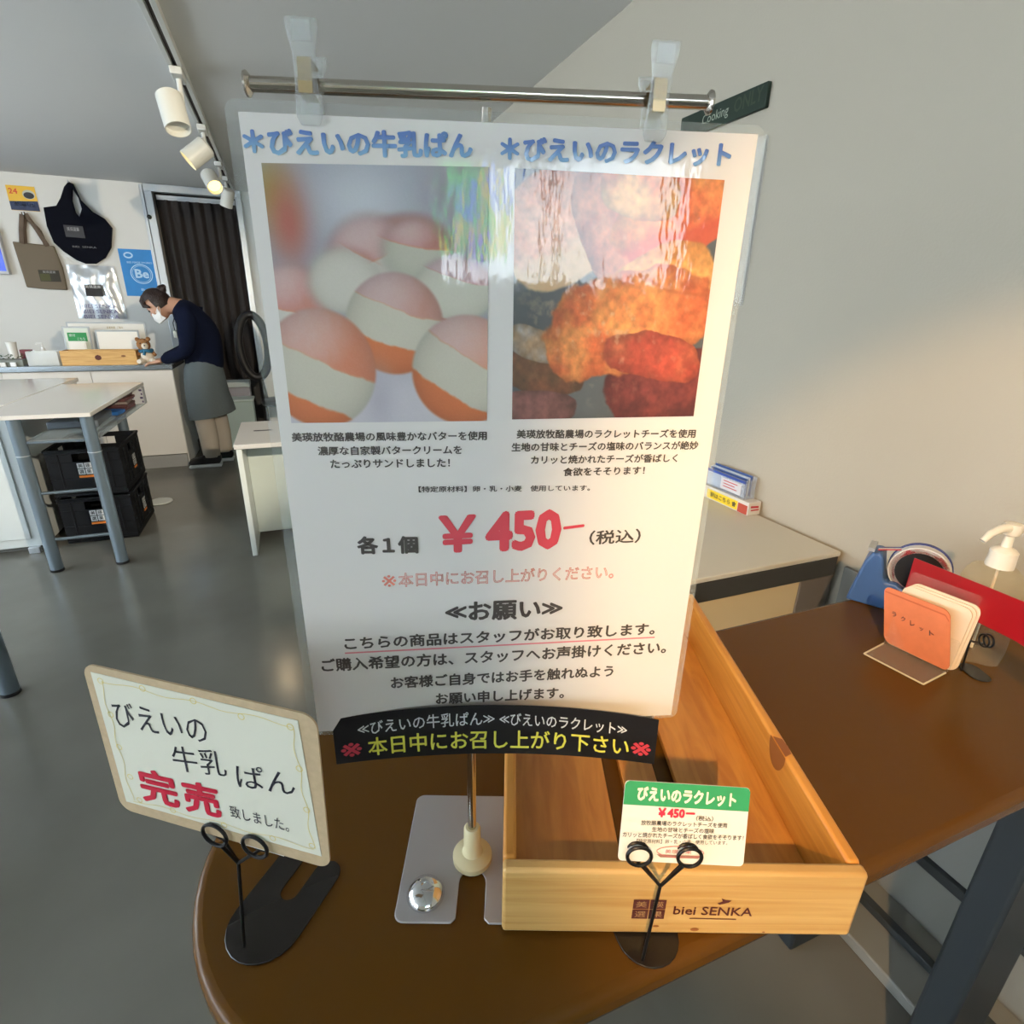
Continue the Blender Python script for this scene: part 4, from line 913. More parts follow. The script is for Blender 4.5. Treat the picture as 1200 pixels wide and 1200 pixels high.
line('各１個', (49.3, 268.0), (92, 268.4), 14, m_tk, .04)
line('￥', (106.6, 268.6), (133.5, 267.8), 29, m_tr, .030)
line('450', (139.8, 268.8), (194.9, 267.0), 31.5, m_tr, .045)
line('－', (196.1, 251.8), (211.6, 250.0), 2.2, m_tr, .02)
line('（税込）', (215.8, 264.5), (254.4, 263.5), 11.5, m_tk, .02)
line('※', (64.8, 294.6), (75, 294.4), 9.5, m_ts, 0)
line('本日中にお召し上がりください。', (76.5, 295.0), (236.6, 292.6), 11.5, m_ts, 0, outline=.018)
line('≪お願い≫', (109.7, 326), (199, 325), 17, m_tk, .03)
line('こちらの商品はスタッフがお取り致します。', (33.5, 347.3), (274.3, 343.6), 11.4, m_tk, .028)
flat_poly('pink_underline', [[(33.3, 349.4), (274.8, 345.4), (274.8, 346.6), (33.3, 350.6)]] and [[(33.3*mm, 349.4*mm), (274.8*mm, 345.4*mm), (274.8*mm, 346.7*mm), (33.3*mm, 350.7*mm)]], fnp, wavy_coat(mat('underline_pink', (.78, .25, .30), .5)), t, .00012)
line('ご購入希望の方は、スタッフへお声掛けください。', (14.8, 366.4), (285.7, 361.6), 12, m_tk, .028)
line('お客様ご自身ではお手を触れぬよう', (65.8, 384.8), (243.9, 382.2), 11.6, m_tk, .028)
line('お願い申し上げます。', (100.2, 401.8), (204.4, 401.4), 11.4, m_tk, .028)

# printed photographs: colour painted per point from simple shapes
rng = np.random.RandomState(4)
def vnoise(U, V, s, seed=0):
    g = np.random.RandomState(seed).rand(64, 64); x = U*s; y = V*s
    xi = np.floor(x).astype(int); yi = np.floor(y).astype(int); fx = x-xi; fy = y-yi; fx = fx*fx*(3-2*fx); fy = fy*fy*(3-2*fy)
    G = lambda a, b: g[a % 64, b % 64]
    return (G(xi, yi)*(1-fx)*(1-fy)+G(xi+1, yi)*fx*(1-fy)+G(xi, yi+1)*(1-fx)*fy+G(xi+1, yi+1)*fx*fy)
def fbm(U, V, s, seed=0): return sum(vnoise(U, V, s*2**k, seed+k)/2**k for k in range(5))/1.94
ss = lambda a, b, x: np.clip((x-a)/(b-a), 0, 1)**2*(3-2*np.clip((x-a)/(b-a), 0, 1))
def mixc(C, col, a): return C*(1-a[..., None])+np.array(col)*a[..., None]
def bun(C, U, V, cx, cy, rx, ry, tilt, lo, hi, blur=.03, top=(205, 130, 105), low=(214, 118, 70), cream=(205, 200, 184), dust=.6):
    ca, sa = cos(radians(tilt)), sin(radians(tilt)); dx = (U-cx)/rx; dy = (V-cy)/ry
    r = np.sqrt(dx*dx+dy*dy); a = 1-ss(1-blur/rx, 1+blur/rx, r)
    x2 = dx*ca+dy*sa; y2 = -dx*sa+dy*ca+.10*x2*x2
    n_ = (fbm(U, V, 12, 3)-.5)*.12
    B = np.ones(U.shape+(3,))*np.array(low, float)
    hl = np.clip(1-((dx+.3)**2+(dy+.75)**2), 0, 1)*dust+.12*fbm(U, V, 40, 9)
    tcol = np.array(top, float)*(1-hl[..., None])+np.array((212, 196, 200))*hl[..., None]
    w = 1-ss(-.02-blur, .02+blur, y2+n_-lo); B = B*(1-w[..., None])+tcol*w[..., None]
    w = ss(-.03, .03, y2+n_-lo)*(1-ss(-.03, .03, y2-n_-hi)); B = B*(1-w[..., None])+np.array(cream, float)*w[..., None]
    sh = 1-.16*np.clip(r, 0, 1)**4; B = B*sh[..., None]
    return C*(1-a[..., None])+B*a[..., None]
def picture(name, corners, painter, nu, nv):
    U, V = np.meshgrid(np.linspace(0, 1, nu), np.linspace(0, 1, nv)); C = painter(U, V); C = np.clip(C, 0, 255)/255
    L_ = np.where(C <= .04045, C/12.92, ((C+.055)/1.055)**2.4)
    (a, b, c, d_) = [np.array(p)*mm for p in corners]
    S = (a[None, None]*((1-U)*(1-V))[..., None]+b*(U*(1-V))[..., None]+c*(U*V)[..., None]+d_*((1-U)*V)[..., None])
    base = np.array(pn)*.0012+np.array(pn)*.00012
    co = base+S[..., :1]*np.array(pu)-S[..., 1:]*np.array((0, 0, 1))
    me = bpy.data.meshes.new(name)
    I = (np.arange(nv-1)[:, None]*nu+np.arange(nu-1)[None]).ravel()
    fs = np.stack([I, I+nu, I+nu+1, I+1], 1)
    me.from_pydata(co.reshape(-1, 3).tolist(), [], fs.tolist())
    at = me.color_attributes.new('print', 'FLOAT_COLOR', 'POINT'); cc = np.concatenate([L_.reshape(-1, 3), np.ones((nu*nv, 1))], 1).astype('f')
    at.data.foreach_set('color', cc.ravel())
    o = bpy.data.objects.new(name, me); COL.objects.link(o); o.parent = t
    me.materials.append(PICM); return o
PICM = wavy_coat(vcol_mat('printed_photo'), 9, .0009)
def pic1(U, V):
    C = np.ones(U.shape+(3,))*np.array((150, 152, 166), float)
    C = mixc(C, (196, 200, 208), np.exp(-(((U-.42)/.25)**2+((V-.12)/.16)**2)))
    C = mixc(C, (158, 150, 160), ss(.6, .9, U)*(1-ss(.1, .5, V)))
    C = mixc(C, (202, 198, 206), ss(.55, .9, V))
    C = mixc(C, (150, 135, 70), np.exp(-(((U-.03)/.09)**2+((V-.10)/.13)**2)))
    C = mixc(C, (176, 92, 78), np.exp(-(((U-.09)/.09)**2+((V-.20)/.15)**2))*.9)
    C = bun(C, U, V, .62, .27, .18, .10, -10, -2, -1.5, .05, low=(172, 118, 112))
    C = bun(C, U, V, .45, .33, .2, .16, -25, .1, 2, .04, top=(188, 140, 134), cream=(198, 192, 184))
    C = bun(C, U, V, .66, .30, .16, .12, 10, -.1, 2, .05, top=(176, 112, 104), cream=(186, 184, 170))
    C = bun(C, U, V, .84, .45, .2, .13, 20, -.35, .9, .03, top=(182, 140, 138), cream=(204, 202, 188), low=(190, 110, 92))
    C = bun(C, U, V, .07, .50, .18, .15, 15, .25, 2, .04, top=(196, 130, 118), cream=(208, 204, 196))
    C = bun(C, U, V, .32, .42, .17, .13, 30, -.9, 2, .04, cream=(206, 202, 192))
    C = bun(C, U, V, .545, .585, .235, .205, 18, -.28, .42, .010, top=(196, 142, 128))
    C = mixc(C, (176, 172, 186), np.exp(-(((U-.45)/.07)**2+((V-.9)/.13)**2))*.7)
    C = bun(C, U, V, .17, .77, .27, .25, 24, -.12, .62, .010, top=(214, 130, 98))
    C = bun(C, U, V, .89, .78, .27, .235, 30, -.22, .52, .010, top=(216, 150, 124))
    return C+(rng.rand(*U.shape)[..., None]-.5)*4
def pic2(U, V):
    n1 = fbm(U, V, 5, 21); n2 = fbm(U, V, 16, 31)
    C = np.ones(U.shape+(3,))*np.array((72, 76, 78), float)+n1[..., None]*30
    def piece(cx, cy, rx, ry, tilt, c1, c2, rough=.25, seed=1, cream=None):
        nonlocal C
        ca, sa = cos(radians(tilt)), sin(radians(tilt)); dx = U-cx; dy = V-cy; x2 = (dx*ca+dy*sa)/rx; y2 = (-dx*sa+dy*ca)/ry
        r = (np.abs(x2)**2.6+np.abs(y2)**2.6)**(1/2.6)+(fbm(U, V, 7, seed)-.5)*rough
        a = 1-ss(.97, 1.03, r); q = ss(.25, .75, fbm(U, V, 9, seed+5))
        B = np.array(c1)*(1-q[..., None])+np.array(c2)*q[..., None]
        B = B*(1.08-.25*np.clip(r, 0, 1)**3)[..., None]*(1+(fbm(U, V, 34, seed+2)-.5)*.45)[..., None]
        if cream is not None:
            w = ss(.15, .5, y2+(n2-.5)*.3)*ss(-1, -.1, -x2+.8); B = B*(1-w[..., None]*.75)+np.array(cream)*w[..., None]*.75
        C = C*(1-a[..., None])+B*a[..., None]
    piece(.20, .22, .24, .22, -20, (196, 122, 92), (206, 150, 120), .2, 41, (222, 196, 150))
    piece(.47, .22, .14, .28, -30, (150, 82, 62), (190, 118, 84), .3, 47)
    piece(.80, .14, .34, .16, -18, (198, 100, 62), (228, 150, 84), .3, 52, (205, 84, 62))
    piece(.60, .06, .2, .10, 10, (214, 160, 96), (200, 110, 66), .3, 55)
    piece(1.0, .46, .06, .12, 0, (168, 72, 56), (140, 60, 50), .2, 57)
    piece(.14, .80, .24, .085, 8, (92, 66, 44), (120, 74, 50), .3, 61)
    piece(.12, .67, .15, .07, 15, (176, 176, 178), (150, 120, 90), .3, 63)
    piece(.12, .95, .24, .08, 0, (128, 84, 78), (104, 70, 66), .3, 67)
    piece(.80, .86, .30, .17, -8, (120, 54, 48), (96, 44, 40), .3, 71)
    piece(.72, .48, .31, .20, -28, (228, 152, 78), (236, 178, 104), .18, 81)
    piece(.60, .58, .42, .22, -12, (210, 108, 62), (226, 150, 84), .38, 85)
    piece(.74, .72, .28, .10, 8, (176, 74, 54), (196, 104, 70), .45, 91)
    # the crease of the crust
    a = np.exp(-((V-(.34+.10*np.sin((U-.55)*4)+.02*n1))/.012)**2)*(U > .62); C = mixc(C, (176, 94, 52), a*.6)
    hl = np.clip((fbm(U, V, 26, 99)-.62)*5, 0, 1)*np.exp(-(((U-.5)/.4)**2+((V-.5)/.3)**2)); C = mixc(C, (240, 200, 160), hl*.6)
    return C
picture('printed_photo', [(15.8, 29.5), (141.7, 26.8), (140.8, 172.8), (14.8, 174.2)], pic1, 230, 260)
picture('printed_photo', [(156.6, 26.8), (282.2, 28.4), (282.5, 169.5), (157.5, 171.8)], pic2, 230, 260)

# black lettered strip in front of the notice ------------------------------------
SCN = Vector((.12257857, .33124286, .96875714)); su = Vector((.934, -.357, .009)).normalized(); sup = Vector((.003, .032, .999)).normalized(); sn = su.cross(sup).normalized()
if sn.y > 0: sn = -sn
SW, SH = .262, .0443
def strip_fn(s, tt):
    x = s/SW*2-1
    return SCN+su*(s-SW/2)+sup*(SH/2-tt)+sup*(.0125*(1-x*x)*(1-.25*tt/SH)-.0005)-sn*.002*(1-x*x), sn
t = thing('lettered_strip', 'black paper strip hand-lettered in white and yellow across the foot of the notice', 'sign', tuple(SCN))
vs = []; fs = []; NS = 40
for j in range(2):
    for i in range(NS+1):
        for tt in (0, SH):
            p, nn_ = strip_fn(SW*i/NS, tt); vs.append(p-nn_*(.0006*j))
M2 = 2*(NS+1)
for i in range(NS):
    a = 2*i; fs.append((a, a+1, a+3, a+2)); fs.append((M2+a, M2+a+2, M2+a+3, M2+a+1))
    fs.append((a, a+2, M2+a+2, M2+a)); fs.append((a+1, M2+a+1, M2+a+3, a+3))
fs.append((0, M2, M2+1, 1)); fs.append((2*NS, 2*NS+1, M2+2*NS+1, M2+2*NS))
MB().add(vs, fs).build('paper_strip', mat('black_card', (.009, .009, .011), .45), t)
m_chw = mat('chalk_white', (.72, .76, .78), .6); m_chy = mat('chalk_yellow', (.72, .72, .10), .6); m_chr_ = mat('marker_red', (.55, .05, .08), .6)
def sl(body, a, b, h, m, bold=.008): text_mesh('hand_lettering', body, strip_fn, (a[0]*mm, a[1]*mm), (b[0]*mm, b[1]*mm), h*mm, m, t, bold=bold, lift=.0006)
sl('≪びえいの牛乳ぱん≫', (20, 19.0), (130, 17.5), 12.5, m_chw); sl('≪びえいのラクレット≫', (134, 17.5), (237, 19.8), 11.5, m_chw)
sl('本日中にお召し上がり下さい', (27, 39.5), (240, 39), 17.5, m_chy, .014)
sl('※', (5, 38), (22, 38), 13.5, m_chr_, .012); sl('※', (241.5, 37), (258, 37), 13.5, m_chr_, .012)

# wire card stand ------------------------------------------------------------------
m_wire = mat('black_wire', (.008, .008, .009), .4, metal=.3); m_bs = mat('black_base', (.016, .013, .011), .22)
def card_stand(base, ring_c, rr_, u, label, plate, top, r=.0013, extra=None, rings=None):
    base = Vector(base); u = Vector(u).normalized()
    t = thing('wire_card_stand', label, 'card stand', tuple(base), 'black wire card stands')
    plate.build('base_plate', m_bs, t, bevel=.0007, seg=1)
    mb = MB().tube([tuple(base+Vector((0, 0, .002))), tuple(top)], r, 8)
    mb.build('stem', m_wire, t)
    for c in rings:
        c = Vector(c); e1 = u; e2 = Vector((0, 0, 1))
        pts = [tuple(c+e1*rr_*cos(a)+e2*rr_*sin(a)) for a in [2*pi*k/28 for k in range(28)]]
        MB().tube(pts, r, 8, closed=True).build('wire_ring', m_wire, t)
        low = c-e2*rr_*.9+e1*(rr_*.4 if (c-Vector(top)).dot(u) < 0 else -rr_*.4)
        MB().tube([tuple(top), tuple(low)], r, 8).build('wire_arm', m_wire, t)
        c2 = c-Vector(extra)
        pts = [tuple(c2+e1*rr_*cos(a)+e2*rr_*sin(a)) for a in [2*pi*k/28 for k in range(28)]]
        MB().tube(pts, r*.9, 8, closed=True).build('wire_ring', m_wire, t)
        low2 = c2-e2*rr_*.9
        MB().tube([tuple(top), tuple(low2)], r*.9, 8).build('wire_arm', m_wire, t)
    return t
# stand 1: prongs run back and right from the rounded front
ax1 = Vector((.65, .76, 0)).normalized(); ay1 = Vector((-.76, .65, 0))
def tongue(o, ax, ay, Ln, Wd, slot=True):
    pts = []
    for k in range(13):
        a = radians(90+180*k/12); pts.append((Wd/2+Wd/2*cos(a), Wd/2*sin(a)))
    r = Wd*.19
    for k in range(7): a = radians(-90+90*k/6); pts.append((Ln-r+r*cos(a), -Wd/2+r+r*sin(a)))
    for k in range(7): a = radians(90*k/6); pts.append((Ln-r+r*cos(a), -Wd/2+r+r*sin(a)))
    # inner slot
    sl_ = Wd*.12
    for k in range(9): a = radians(-90-180*k/8); pts.append((Ln*.62+sl_*cos(a), sl_*sin(a)))
    for k in range(13): a = radians(-90+180*k/12); pts.append((Ln-r+r*cos(a), Wd/2-r+r*sin(a)))
    return MB().prism(pts, o, ax, ay, (0, 0, .0018))
pl1 = tongue((-.089, .335, T+.0003), ax1, ay1, .096, .064)
sold_u = Vector((.818, -.574, -.035)).normalized(); sold_up = Vector((.027, -.022, .999)).normalized(); sold_c = Vector((-.078625, .3346875, 1.011))
sold_n = sold_u.cross(sold_up).normalized()
if sold_n.y > 0: sold_n = -sold_n
SWd, SHt = .17, .1286
rcs = [sold_c+sold_u*(-.003)-sold_up*(SHt/2-.004)+sold_n*.0035, sold_c+sold_u*.029-sold_up*(SHt/2-.004)+sold_n*.0035]
top1 = (-.0762, .3445, .908)
card_stand((-.0848, .3452, T+.0005), None, .0095, sold_u, 'black wire stand holding the sold-out card at the left end of the table', pl1, top1, extra=sold_n*.0055, rings=rcs)
# sold-out card
t = thing('sold_out_card', 'hand-lettered white card on a beige backing with red sold-out characters', 'sign', tuple(sold_c))
so = sold_c-sold_u*SWd/2+sold_up*SHt/2
sfn = lambda s, tt: (so+sold_u*s-sold_up*tt, sold_n)
MB().prism(rrect(SWd, SHt, .010, 8), so-sold_up*SHt, sold_u, sold_up, sold_n*.0012).build('beige_backing', mat('kraft_card', (.52, .39, .24), .6, noise=.1, nscale=200), t)
MB().prism([(p[0]*mm, SHt-p[1]*mm) for p in [(7.0, 118.8), (6.2, 5.6), (157.5, 6.0), (164.2, 118.0)]], so-sold_up*SHt+sold_n*.0013, sold_u, sold_up, sold_n*.0003).build('white_paper', mat('card_paper', (.70, .69, .58), .6), t)
s2 = lambda s, tt: (so+sold_u*s-sold_up*tt+sold_n*.0017, sold_n)
m_pen = mat('pen_black', (.02, .02, .03), .5); m_penr = mat('pen_red', (.55, .01, .04), .5); m_yel = mat('pencil_yellow', (.70, .58, .20), .6)
def tl(body, a, b, h, m, bold=0.0, nm='hand_lettering'): text_mesh(nm, body, s2, (a[0]*mm, a[1]*mm), (b[0]*mm, b[1]*mm), h*mm, m, t, bold=bold, lift=.0002)
tl('びえいの', (17, 47), (90, 43), 22, m_pen, -.004)
tl('牛乳', (58, 74), (100, 67.5), 22, m_pen, -.004); tl('ぱん', (107, 73.5), (150.5, 68), 20, m_pen, -.004)
tl('完', (24, 112.0), (56, 110.5), 32, m_penr, .03); tl('売', (60, 110.5), (90, 108.5), 30, m_penr, .03)
tl('致しました。', (97, 104), (142, 103), 11, m_pen, -.008)
gar = []
wav = lambda a, b, n, amp, ph: [(a[0]+(b[0]-a[0])*k/n+(amp*sin(ph+k*.9) if abs(b[1]-a[1]) > abs(b[0]-a[0]) else 0), a[1]+(b[1]-a[1])*k/n+(amp*sin(ph+k*.9) if abs(b[0]-a[0]) >= abs(b[1]-a[1]) else 0)) for k in range(n+1)]
for a, b in (((13, 10.5), (153, 11)), ((153, 11), (159, 112)), ((159, 112), (14, 115)), ((14, 115), (13, 10.5))):
    gar += stroke_poly([(x*mm, y*mm) for x, y in wav(a, b, 22, 1.3, 1)], .0005)
for (x, y) in ((13, 11), (46, 9), (84, 9.5), (118, 13), (152, 12), (14, 38), (14, 66), (17, 92), (155, 44), (157, 78), (20, 113), (48, 114), (90, 114), (128, 113.5), (158, 110)):
    gar += stroke_poly([((x+2.2*cos(q))*mm, (y+2.2*sin(q))*mm) for q in [2*pi*k/14 for k in range(15)]], .0006)
flat_poly('garland_drawing', gar, s2, m_yel, t, .0001)
# small white slip below the card edge
o = MB().prism([(.098, -.0035), (.133, -.0035), (.133, .006), (.098, .006)], so-sold_up*SHt-sold_n*.0006, sold_u, sold_up, -sold_n*.0004).build('paper_tab', MATS['paper_bright'], t)

# stand 2 and the price card
pc = Vector((.222, .218, .964)); pcu = Vector((.941, -.318, -.113)).normalized(); pcup = Vector((.216, .311, .926)); pcup = (pcup-pcu*pcup.dot(pcu)).normalized(); pcn = pcu.cross(pcup).normalized()
if pcn.y > 0: pcn = -pcn
pl2 = tongue((.2205, .2135, T+.0003), Vector((.1, 1, 0)).normalized(), Vector((-1, .1, 0)).normalized(), .10, .052)
b2_ = Vector((.2085, .2235, T+.0005))
rc2 = [pc+pcu*(-.0315)-pcup*.0225+pcn*.0035, pc+pcu*.0045-pcup*.0215+pcn*.0035]
card_stand(tuple(b2_), None, .0085, pcu, 'black wire stand holding the price card in front of the wooden crate', pl2, tuple(Vector((.2135, .2225, .8995))), extra=pcn*.0055, rings=rc2)
t = thing('price_card', 'small laminated price card with a green heading band in front of the crate', 'sign', tuple(pc))
po = pc-pcu*.0455+pcup*.0275
MB().prism(rrect(.091, .055, .003, 4), po-pcup*.055, pcu, pcup, pcn*.0006).build('card', mat('price_white', (.78, .77, .73), .35, coat=.5), t)
pf = lambda s, tt: (po+pcu*s-pcup*tt+pcn*.0008, pcn)
flat_poly('green_band', [[(.003, 0), (.088, 0), (.090, .001), (.091, .003), (.091, .0165), (0, .0165), (0, .003), (.001, .001)]], pf, mat('band_green', (.035, .32, .12), .4, coat=.5), t, .0001)
def pl(body, a, b, h, m, bold=.01, nm='printed_line'): text_mesh(nm, body, pf, (a[0]*mm, a[1]*mm), (b[0]*mm, b[1]*mm), h*mm, m, t, bold=bold, lift=.0003)
pl('びえいのラクレット', (9, 13.2), (81, 14.0), 10.2, mat('price_cream', (.82, .80, .70), .5), .045)
pl('￥450－', (25, 23.8), (52, 23.4), 6.6, mat('price_red', (.75, .03, .07), .5), .05); pl('（税込）', (53, 24.8), (65.5, 24.6), 3.6, txt_k)
pl('放牧酪農場のラクレットチーズを使用', (13.8, 29.8), (76, 28.6), 3.4, txt_k); pl('生地の甘味とチーズの塩味', (22, 34), (67, 33), 3.4, txt_k)
pl('カリッと焼かれたチーズが香ばしく食欲をそそります！', (1.5, 38.6), (89, 36.6), 3.5, txt_k); pl('【特定原材料】卵・乳・小麦　使用しています。', (12, 42.4), (77.5, 40.4), 3.0, txt_k, .0)
flat_poly('oval_stamp', stroke_poly([((44+17*cos(q))*mm, (47.0+3.8*sin(q))*mm) for q in [2*pi*k/30 for k in range(31)]], .0005), pf, mat('stamp_pink', (.5, .15, .15), .5), t, .0003)
pl('美瑛選果', (33, 48.4), (52, 48), 2.8, MATS['stamp_pink'], .0)
flat_poly('stamp_ribbon', [[(27*mm, 49.3*mm), (60*mm, 49*mm), (57*mm, 51*mm), (30*mm, 51.3*mm)]], pf, mat('ribbon_dull', (.33, .16, .13), .5), t, .0002)

# ------------------------------------------------------------------ right end of the table
# acrylic stand with folded cards
A_ = Vector((.768, .451, T)); B_ = Vector((.776, .376, T)); C_ = Vector((.838, .382, T)); D_ = Vector((.820, .468, T))
hu = Vector((.16, -.98, 0)).normalized(); hn = Vector((-.98, -.16, 0)).normalized()
t = thing('acrylic_menu_stand', 'clear acrylic L-shaped stand holding orange and cream cards by the red strip', 'stand', tuple(D_))
m_ac2 = clear('menu_acrylic', vis=.03, body=(.85, .8, .7))
MB().prism([(0, 0), (.085, 0), (.082, .058), (0, .056)], tuple(D_+Vector((0, 0, .0004))), hu, hn, (0, 0, .0025)).build('foot', m_ac2, t, bevel=.0005, seg=1)
lean = Vector((.16, .02, 1)).normalized()
MB().prism(rrect(.09, .118, .004), tuple(D_-hn*.0115+Vector((0, 0, .003))-hu*.002), hu, lean, hn*.002).build('rear_plate', m_ac2, t)
MB().prism(rrect(.088, .05, .004), tuple(D_+Vector((0, 0, .003))), hu, lean, hn*.0016).build('front_plate', m_ac2, t)
edge = MB()
for k, (p, q) in enumerate((((0, 0), (0, .056)), ((0, .056), (.082, .058)), ((.082, .058), (.085, 0)))):
    a = D_+hu*p[0]+hn*p[1]; b = D_+hu*q[0]+hn*q[1]; edge.tube([(a.x, a.y, T+.0016), (b.x, b.y, T+.0016)], .0012, 6)
edge.build('foot_edge', mat('acrylic_edge', (.75, .66, .42), .3), t)
t = thing('orange_card', 'orange card lettered in katakana standing in the acrylic stand', 'card', tuple(D_))
co_ = D_-hn*.003+Vector((0, .002, .004)); ou = Vector((.03, -.996, .06)).normalized(); ol = Vector((.05, .28, .95)).normalized()
MB().prism(rrect(.094, .088, .010, 6), tuple(co_), ou, ol, -hn*.0022).build('card_sheet', mat('card_orange', (.72, .20, .075), .5, noise=.08, nscale=60), t)
MB().prism([(.002, .079), (.088, .079), (.093, .072), (.093, .0745), (.088, .081), (.002, .081)], tuple(co_+hn*.0003), ou, ol, hn*.0004).build('fold_line', mat('card_orange_deep', (.55, .12, .04), .5), t)
cf = lambda s, tt: (co_+ou*s+ol*(.088-tt)+hn*.0004, hn)
for i, c_ in enumerate('ラクレット'):
    text_mesh('printed_letter', c_, cf, ((13+13.5*i)*mm, (42+1.2*i)*mm), ((13+13.5*i+(6.5 if c_ != 'ッ' else 5))*mm, (42+1.2*i)*mm), 7.5*mm if c_ != 'ッ' else 5*mm, m_pen, t, bold=.01, lift=.0004)
for i in range(3):
    o = MB().prism(rrect(.090, .098+.003*i, .012, 6), tuple(D_-hn*(.0035+.0026*i)-hu*(.003-.003*i)+Vector((0, 0, .003))), hu, lean, -hn*.002).build('cream_card', mat('card_cream', (.76, .62, .44), .5), None)
    tag(o, ('cream card directly behind the orange card in the acrylic stand', 'middle cream card behind the orange card in the acrylic stand', 'tallest rear cream card in the acrylic stand')[i], 'card', 'cream cards in the acrylic stand')
# red strip sign
RP = Vector((.855, .385, 0)); ru = Vector((-.4187, -.908, 0))
def rpt(x, y, z): return Vector((x, y, z))
t = thing('red_strip_sign', 'long glossy red card strip held by a wire stand at the right edge', 'sign', (.86, .39, .9))
L1, L2 = Vector((.913, .51, .926)), Vector((.901, .485, .893)); R1, R2 = Vector((.828, .327, .961)), Vector((.819, .307, .908))
q0, q1 = Vector((.918, .515, 0)), Vector((.74, .135, 0))
ln_ = (q1-q0).length
mb = MB(); NR = 24; vs = []
rn = Vector((-.908, .4187, 0))
for j in range(2):
    for i in range(NR+1):
        f_ = i/NR; p = q0+(q1-q0)*f_-rn*(.006*sin(pi*f_))
        zt = .928+(.962-.928)*min(f_/.5, 1)+.012*max(0, f_-.5); zb = .874+.034*min(f_/.5, 1)+.012*max(0, f_-.5)
        vs += [p+Vector((0, 0, zt))+rn*.0012*j, p+Vector((0, 0, zb))+rn*.0012*j]
M2 = 2*(NR+1); fs = []
for i in range(NR):
    a = 2*i; fs += [(a, a+1, a+3, a+2), (M2+a, M2+a+2, M2+a+3, M2+a+1), (a, a+2, M2+a+2, M2+a), (a+1, M2+a+1, M2+a+3, a+3)]
fs += [(0, M2, M2+1, 1), (2*NR, 2*NR+1, M2+2*NR+1, M2+2*NR)]
mb.add(vs, fs); mb.build('card_strip', mat('glossy_red', (.42, .006, .012), .28), t)
# wire stand 3
b3 = Vector((.860, .379, T+.0005)); pl3 = MB().prism(rrect(.044, .028, .0135, 6), (.872, .396, T+.0003), Vector((-.4, -.92, 0)).normalized(), Vector((.92, -.4, 0)).normalized(), (0, 0, .0018))
rc3 = [Vector((.862, .402, .885)), Vector((.838, .352, .890))]
card_stand(tuple(b3), None, .0085, ru, 'black wire stand gripping the red strip behind the acrylic stand', pl3, (.857, .380, .868), extra=-rn*.006, rings=rc3)
# tape dispenser
t = thing('tape_dispenser', 'blue plastic tape dispenser near the corner of the wall and side desk', 'tape dispenser', (.95, .58, T))
m_tb2 = mat('dispenser_blue', (.055, .125, .30), .35)
ta = Vector((.865, .565, T)); tu = Vector((.80, -.60, 0)).normalized(); tn = Vector((.60, .80, 0)).normalized()
ta = Vector((.893, .594, T)); tu = Vector((.50, -.866, 0)).normalized(); tn = Vector((.866, .50, 0)).normalized()
prof = [(0, 0), (.150, 0), (.156, .010), (.152, .045), (.145, .055), (.128, .058), (.118, .048), (.100, .040), (.082, .042), (.066, .052), (.052, .050), (.046, .060), (.040, .092), (.034, .100), (.022, .098), (.014, .080), (.005, .030)]
o = MB().prism(prof, ta, tu, ez, tn*.050).build('body', m_tb2, t, bevel=.004, seg=3)
rcn = ta+tu*.092+tn*.025+Vector((0, 0, .078))
MB().lathe([(.034, -.0125), (.034, .0125)], tuple(rcn), 36, tuple(tn)).build('roll_core', mat('core_black', (.010, .010, .011), .45), t)
for k, (r0, r1, c_) in enumerate(((.0345, .038, (.06, .05, .045)), (.0385, .0415, (.55, .04, .06)), (.042, .044, (.7, .68, .66)))):
    MB().lathe([(r0, -.012), (r1, -.012), (r1, .012), (r0, .012), (r0, -.012)], tuple(rcn), 40, tuple(tn)).build('tape_layer', mat('tape_%d' % k, c_, .35), t)
MB().lathe([(.0443, .004), (.0455, .004), (.0455, .012), (.0443, .012), (.0443, .004)], tuple(rcn), 40, tuple(tn)).build('tape_layer', mat('tape_blue', (.03, .05, .25), .35), t)
e1 = ta+tu*.028+tn*.02+Vector((0, 0, .1)); e2 = rcn-tu*.030+Vector((0, 0, .030))
for k, c_ in enumerate(('tape_1', 'tape_2', 'tape_blue')):
    off = tn*(-.006+.006*k)
    mb = MB().obox(e1+off, (e2-e1), tn*.0055, Vector((0, 0, .0008))); mb.build('tape_end', MATS[c_], t)
MB().obox(ta+tu*.014+tn*.004+Vector((0, 0, .099)), tu*.010, tn*.042, Vector((0, 0, .006))).build('cutter_blade', m_alu, t)
# sanitizer bottle
BC = Vector((.921, .406, T)); ba = Vector((.75, .66, 0)).normalized(); bb = Vector((-.66, .75, 0)).normalized()
t = thing('sanitizer_bottle', 'square clear pump bottle with a white nozzle behind the red strip', 'bottle', tuple(BC))
def sq_ring(hw, z, r): return [BC+ba*(p[0]-hw)+bb*(p[1]-hw)+Vector((0, 0, z)) for p in rrect(2*hw, 2*hw, r, 4)]
rings = [sq_ring(.028, .0005, .008), sq_ring(.031, .004, .009), sq_ring(.033, .03, .009), sq_ring(.033, .118, .010), sq_ring(.031, .132, .014), sq_ring(.026, .143, .014), sq_ring(.0135, .15, .0125), sq_ring(.013, .160, .0125)]
nr = len(rings[0]); vs = [v for R_ in rings for v in R_]; fs = [(i*nr+k, i*nr+(k+1) % nr, (i+1)*nr+(k+1) % nr, (i+1)*nr+k) for i in range(len(rings)-1) for k in range(nr)]
fs += [tuple(range(nr))[::-1], tuple((len(rings)-1)*nr+k for k in range(nr))]
MB().add(vs, fs).build('body', clear('bottle_plastic', tint=(1, .97, .88), vis=.05, body=(.85, .78, .6)), t)
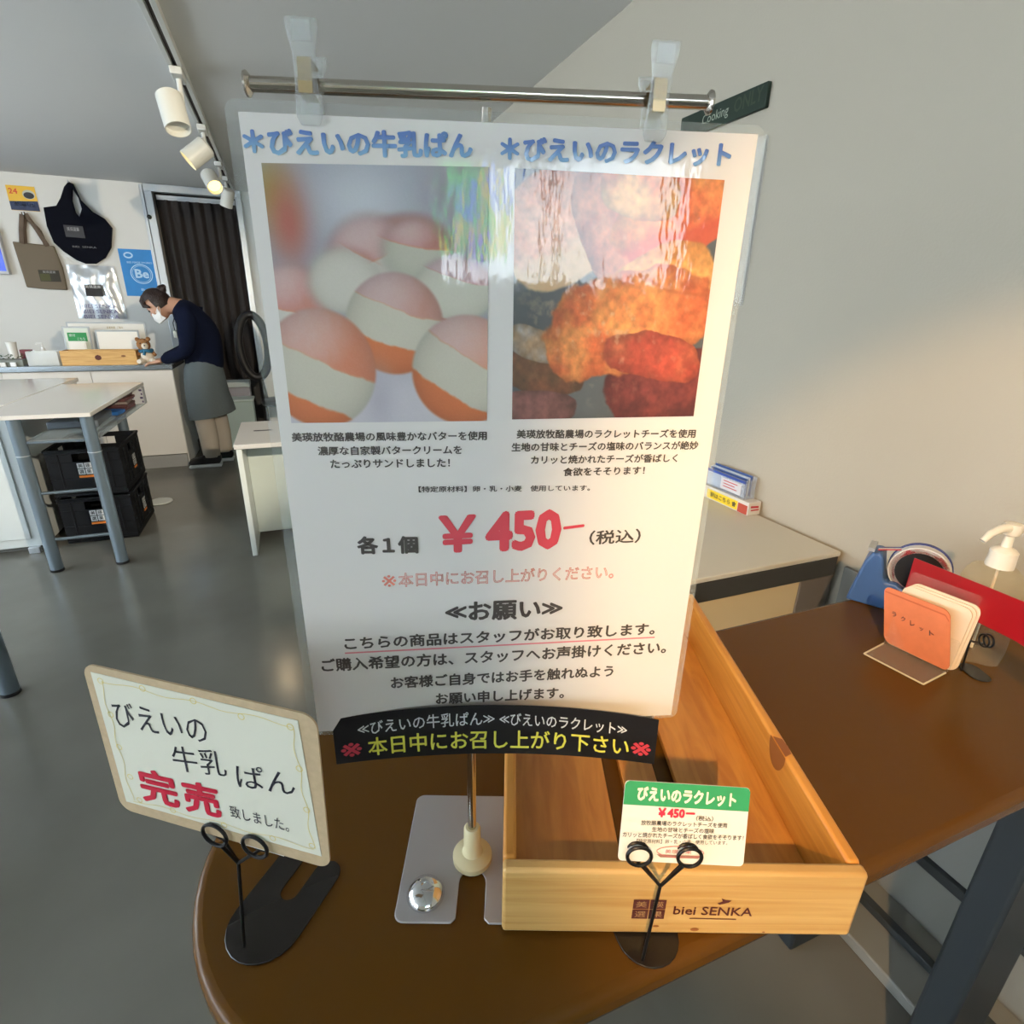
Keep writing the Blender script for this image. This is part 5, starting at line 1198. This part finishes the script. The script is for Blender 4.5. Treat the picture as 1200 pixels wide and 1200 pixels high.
m_pw = mat('pump_plastic', (.80, .74, .62), .35)
MB().lathe([(.017, .148), (.017, .156), (.0165, .162), (.0165, .172), (.013, .176), (.0065, .179), (.0055, .196), (.010, .198), (.012, .204), (.011, .214), (.004, .216)], tuple(BC), 24).build('collar', m_pw, t)
nd = Vector((-.93, -.15, 0)).normalized()
nd = Vector((-.88, .10, 0)).normalized()
tp = BC+Vector((0, 0, .208))
MB().tube([tuple(tp), tuple(tp+nd*.022), tuple(tp+nd*.040-ez*.006), tuple(tp+nd*.050-ez*.016)], [.0075, .006, .005, .004], 12).build('nozzle', m_pw, t)
MB().tube([tuple(BC+Vector((0, 0, .15))), tuple(BC+Vector((.004, .0, .01)))], .002, 8).build('dip_tube', m_pw, t)

# coloured film added on the unseen rear window to tint its reflection in the notice
t = thing('window_film', 'patchwork of coloured clear film added unseen on the rear window to tint its reflection', 'film', (-.7, YR+.05, 2.1))
def tint_film_mat(k):
    M = mat('tint_film_%d' % k, cols[k], .6); nt = M.node_tree; tr = nt.nodes.new('ShaderNodeBsdfTransparent'); tr.inputs[0].default_value = (*cols[k], 1)
    mx = nt.nodes.new('ShaderNodeMixShader'); mx.inputs[0].default_value = .85
    nt.links.new(nt.nodes['Principled BSDF'].outputs[0], mx.inputs[1]); nt.links.new(tr.outputs[0], mx.inputs[2]); nt.links.new(mx.outputs[0], nt.nodes['Material Output'].inputs['Surface'])
    return M
cols = [(.20, .85, .25), (1, .88, .2), (.2, .5, 1), (.08, .8, .35), (.6, .4, 1)]
pt_ = [(0, 1.60, 1.86, 3), (0, 1.861, 2.13, 0), (1, 1.60, 1.80, 1), (1, 1.801, 2.0, 2), (1, 2.001, 2.13, 0), (2, 1.56, 1.76, 4), (2, 1.761, 2.13, 3), (3, 1.56, 1.85, 0), (3, 1.851, 2.13, 1), (4, 1.60, 1.84, 1), (4, 1.841, 2.13, 2)]
for k, za, zb, ci in pt_:
    MB().b2(-.96+.08*k, -.881+.08*k, YR+.04, YR+.042, za, zb).build('coloured_pane', tint_film_mat(ci), t)
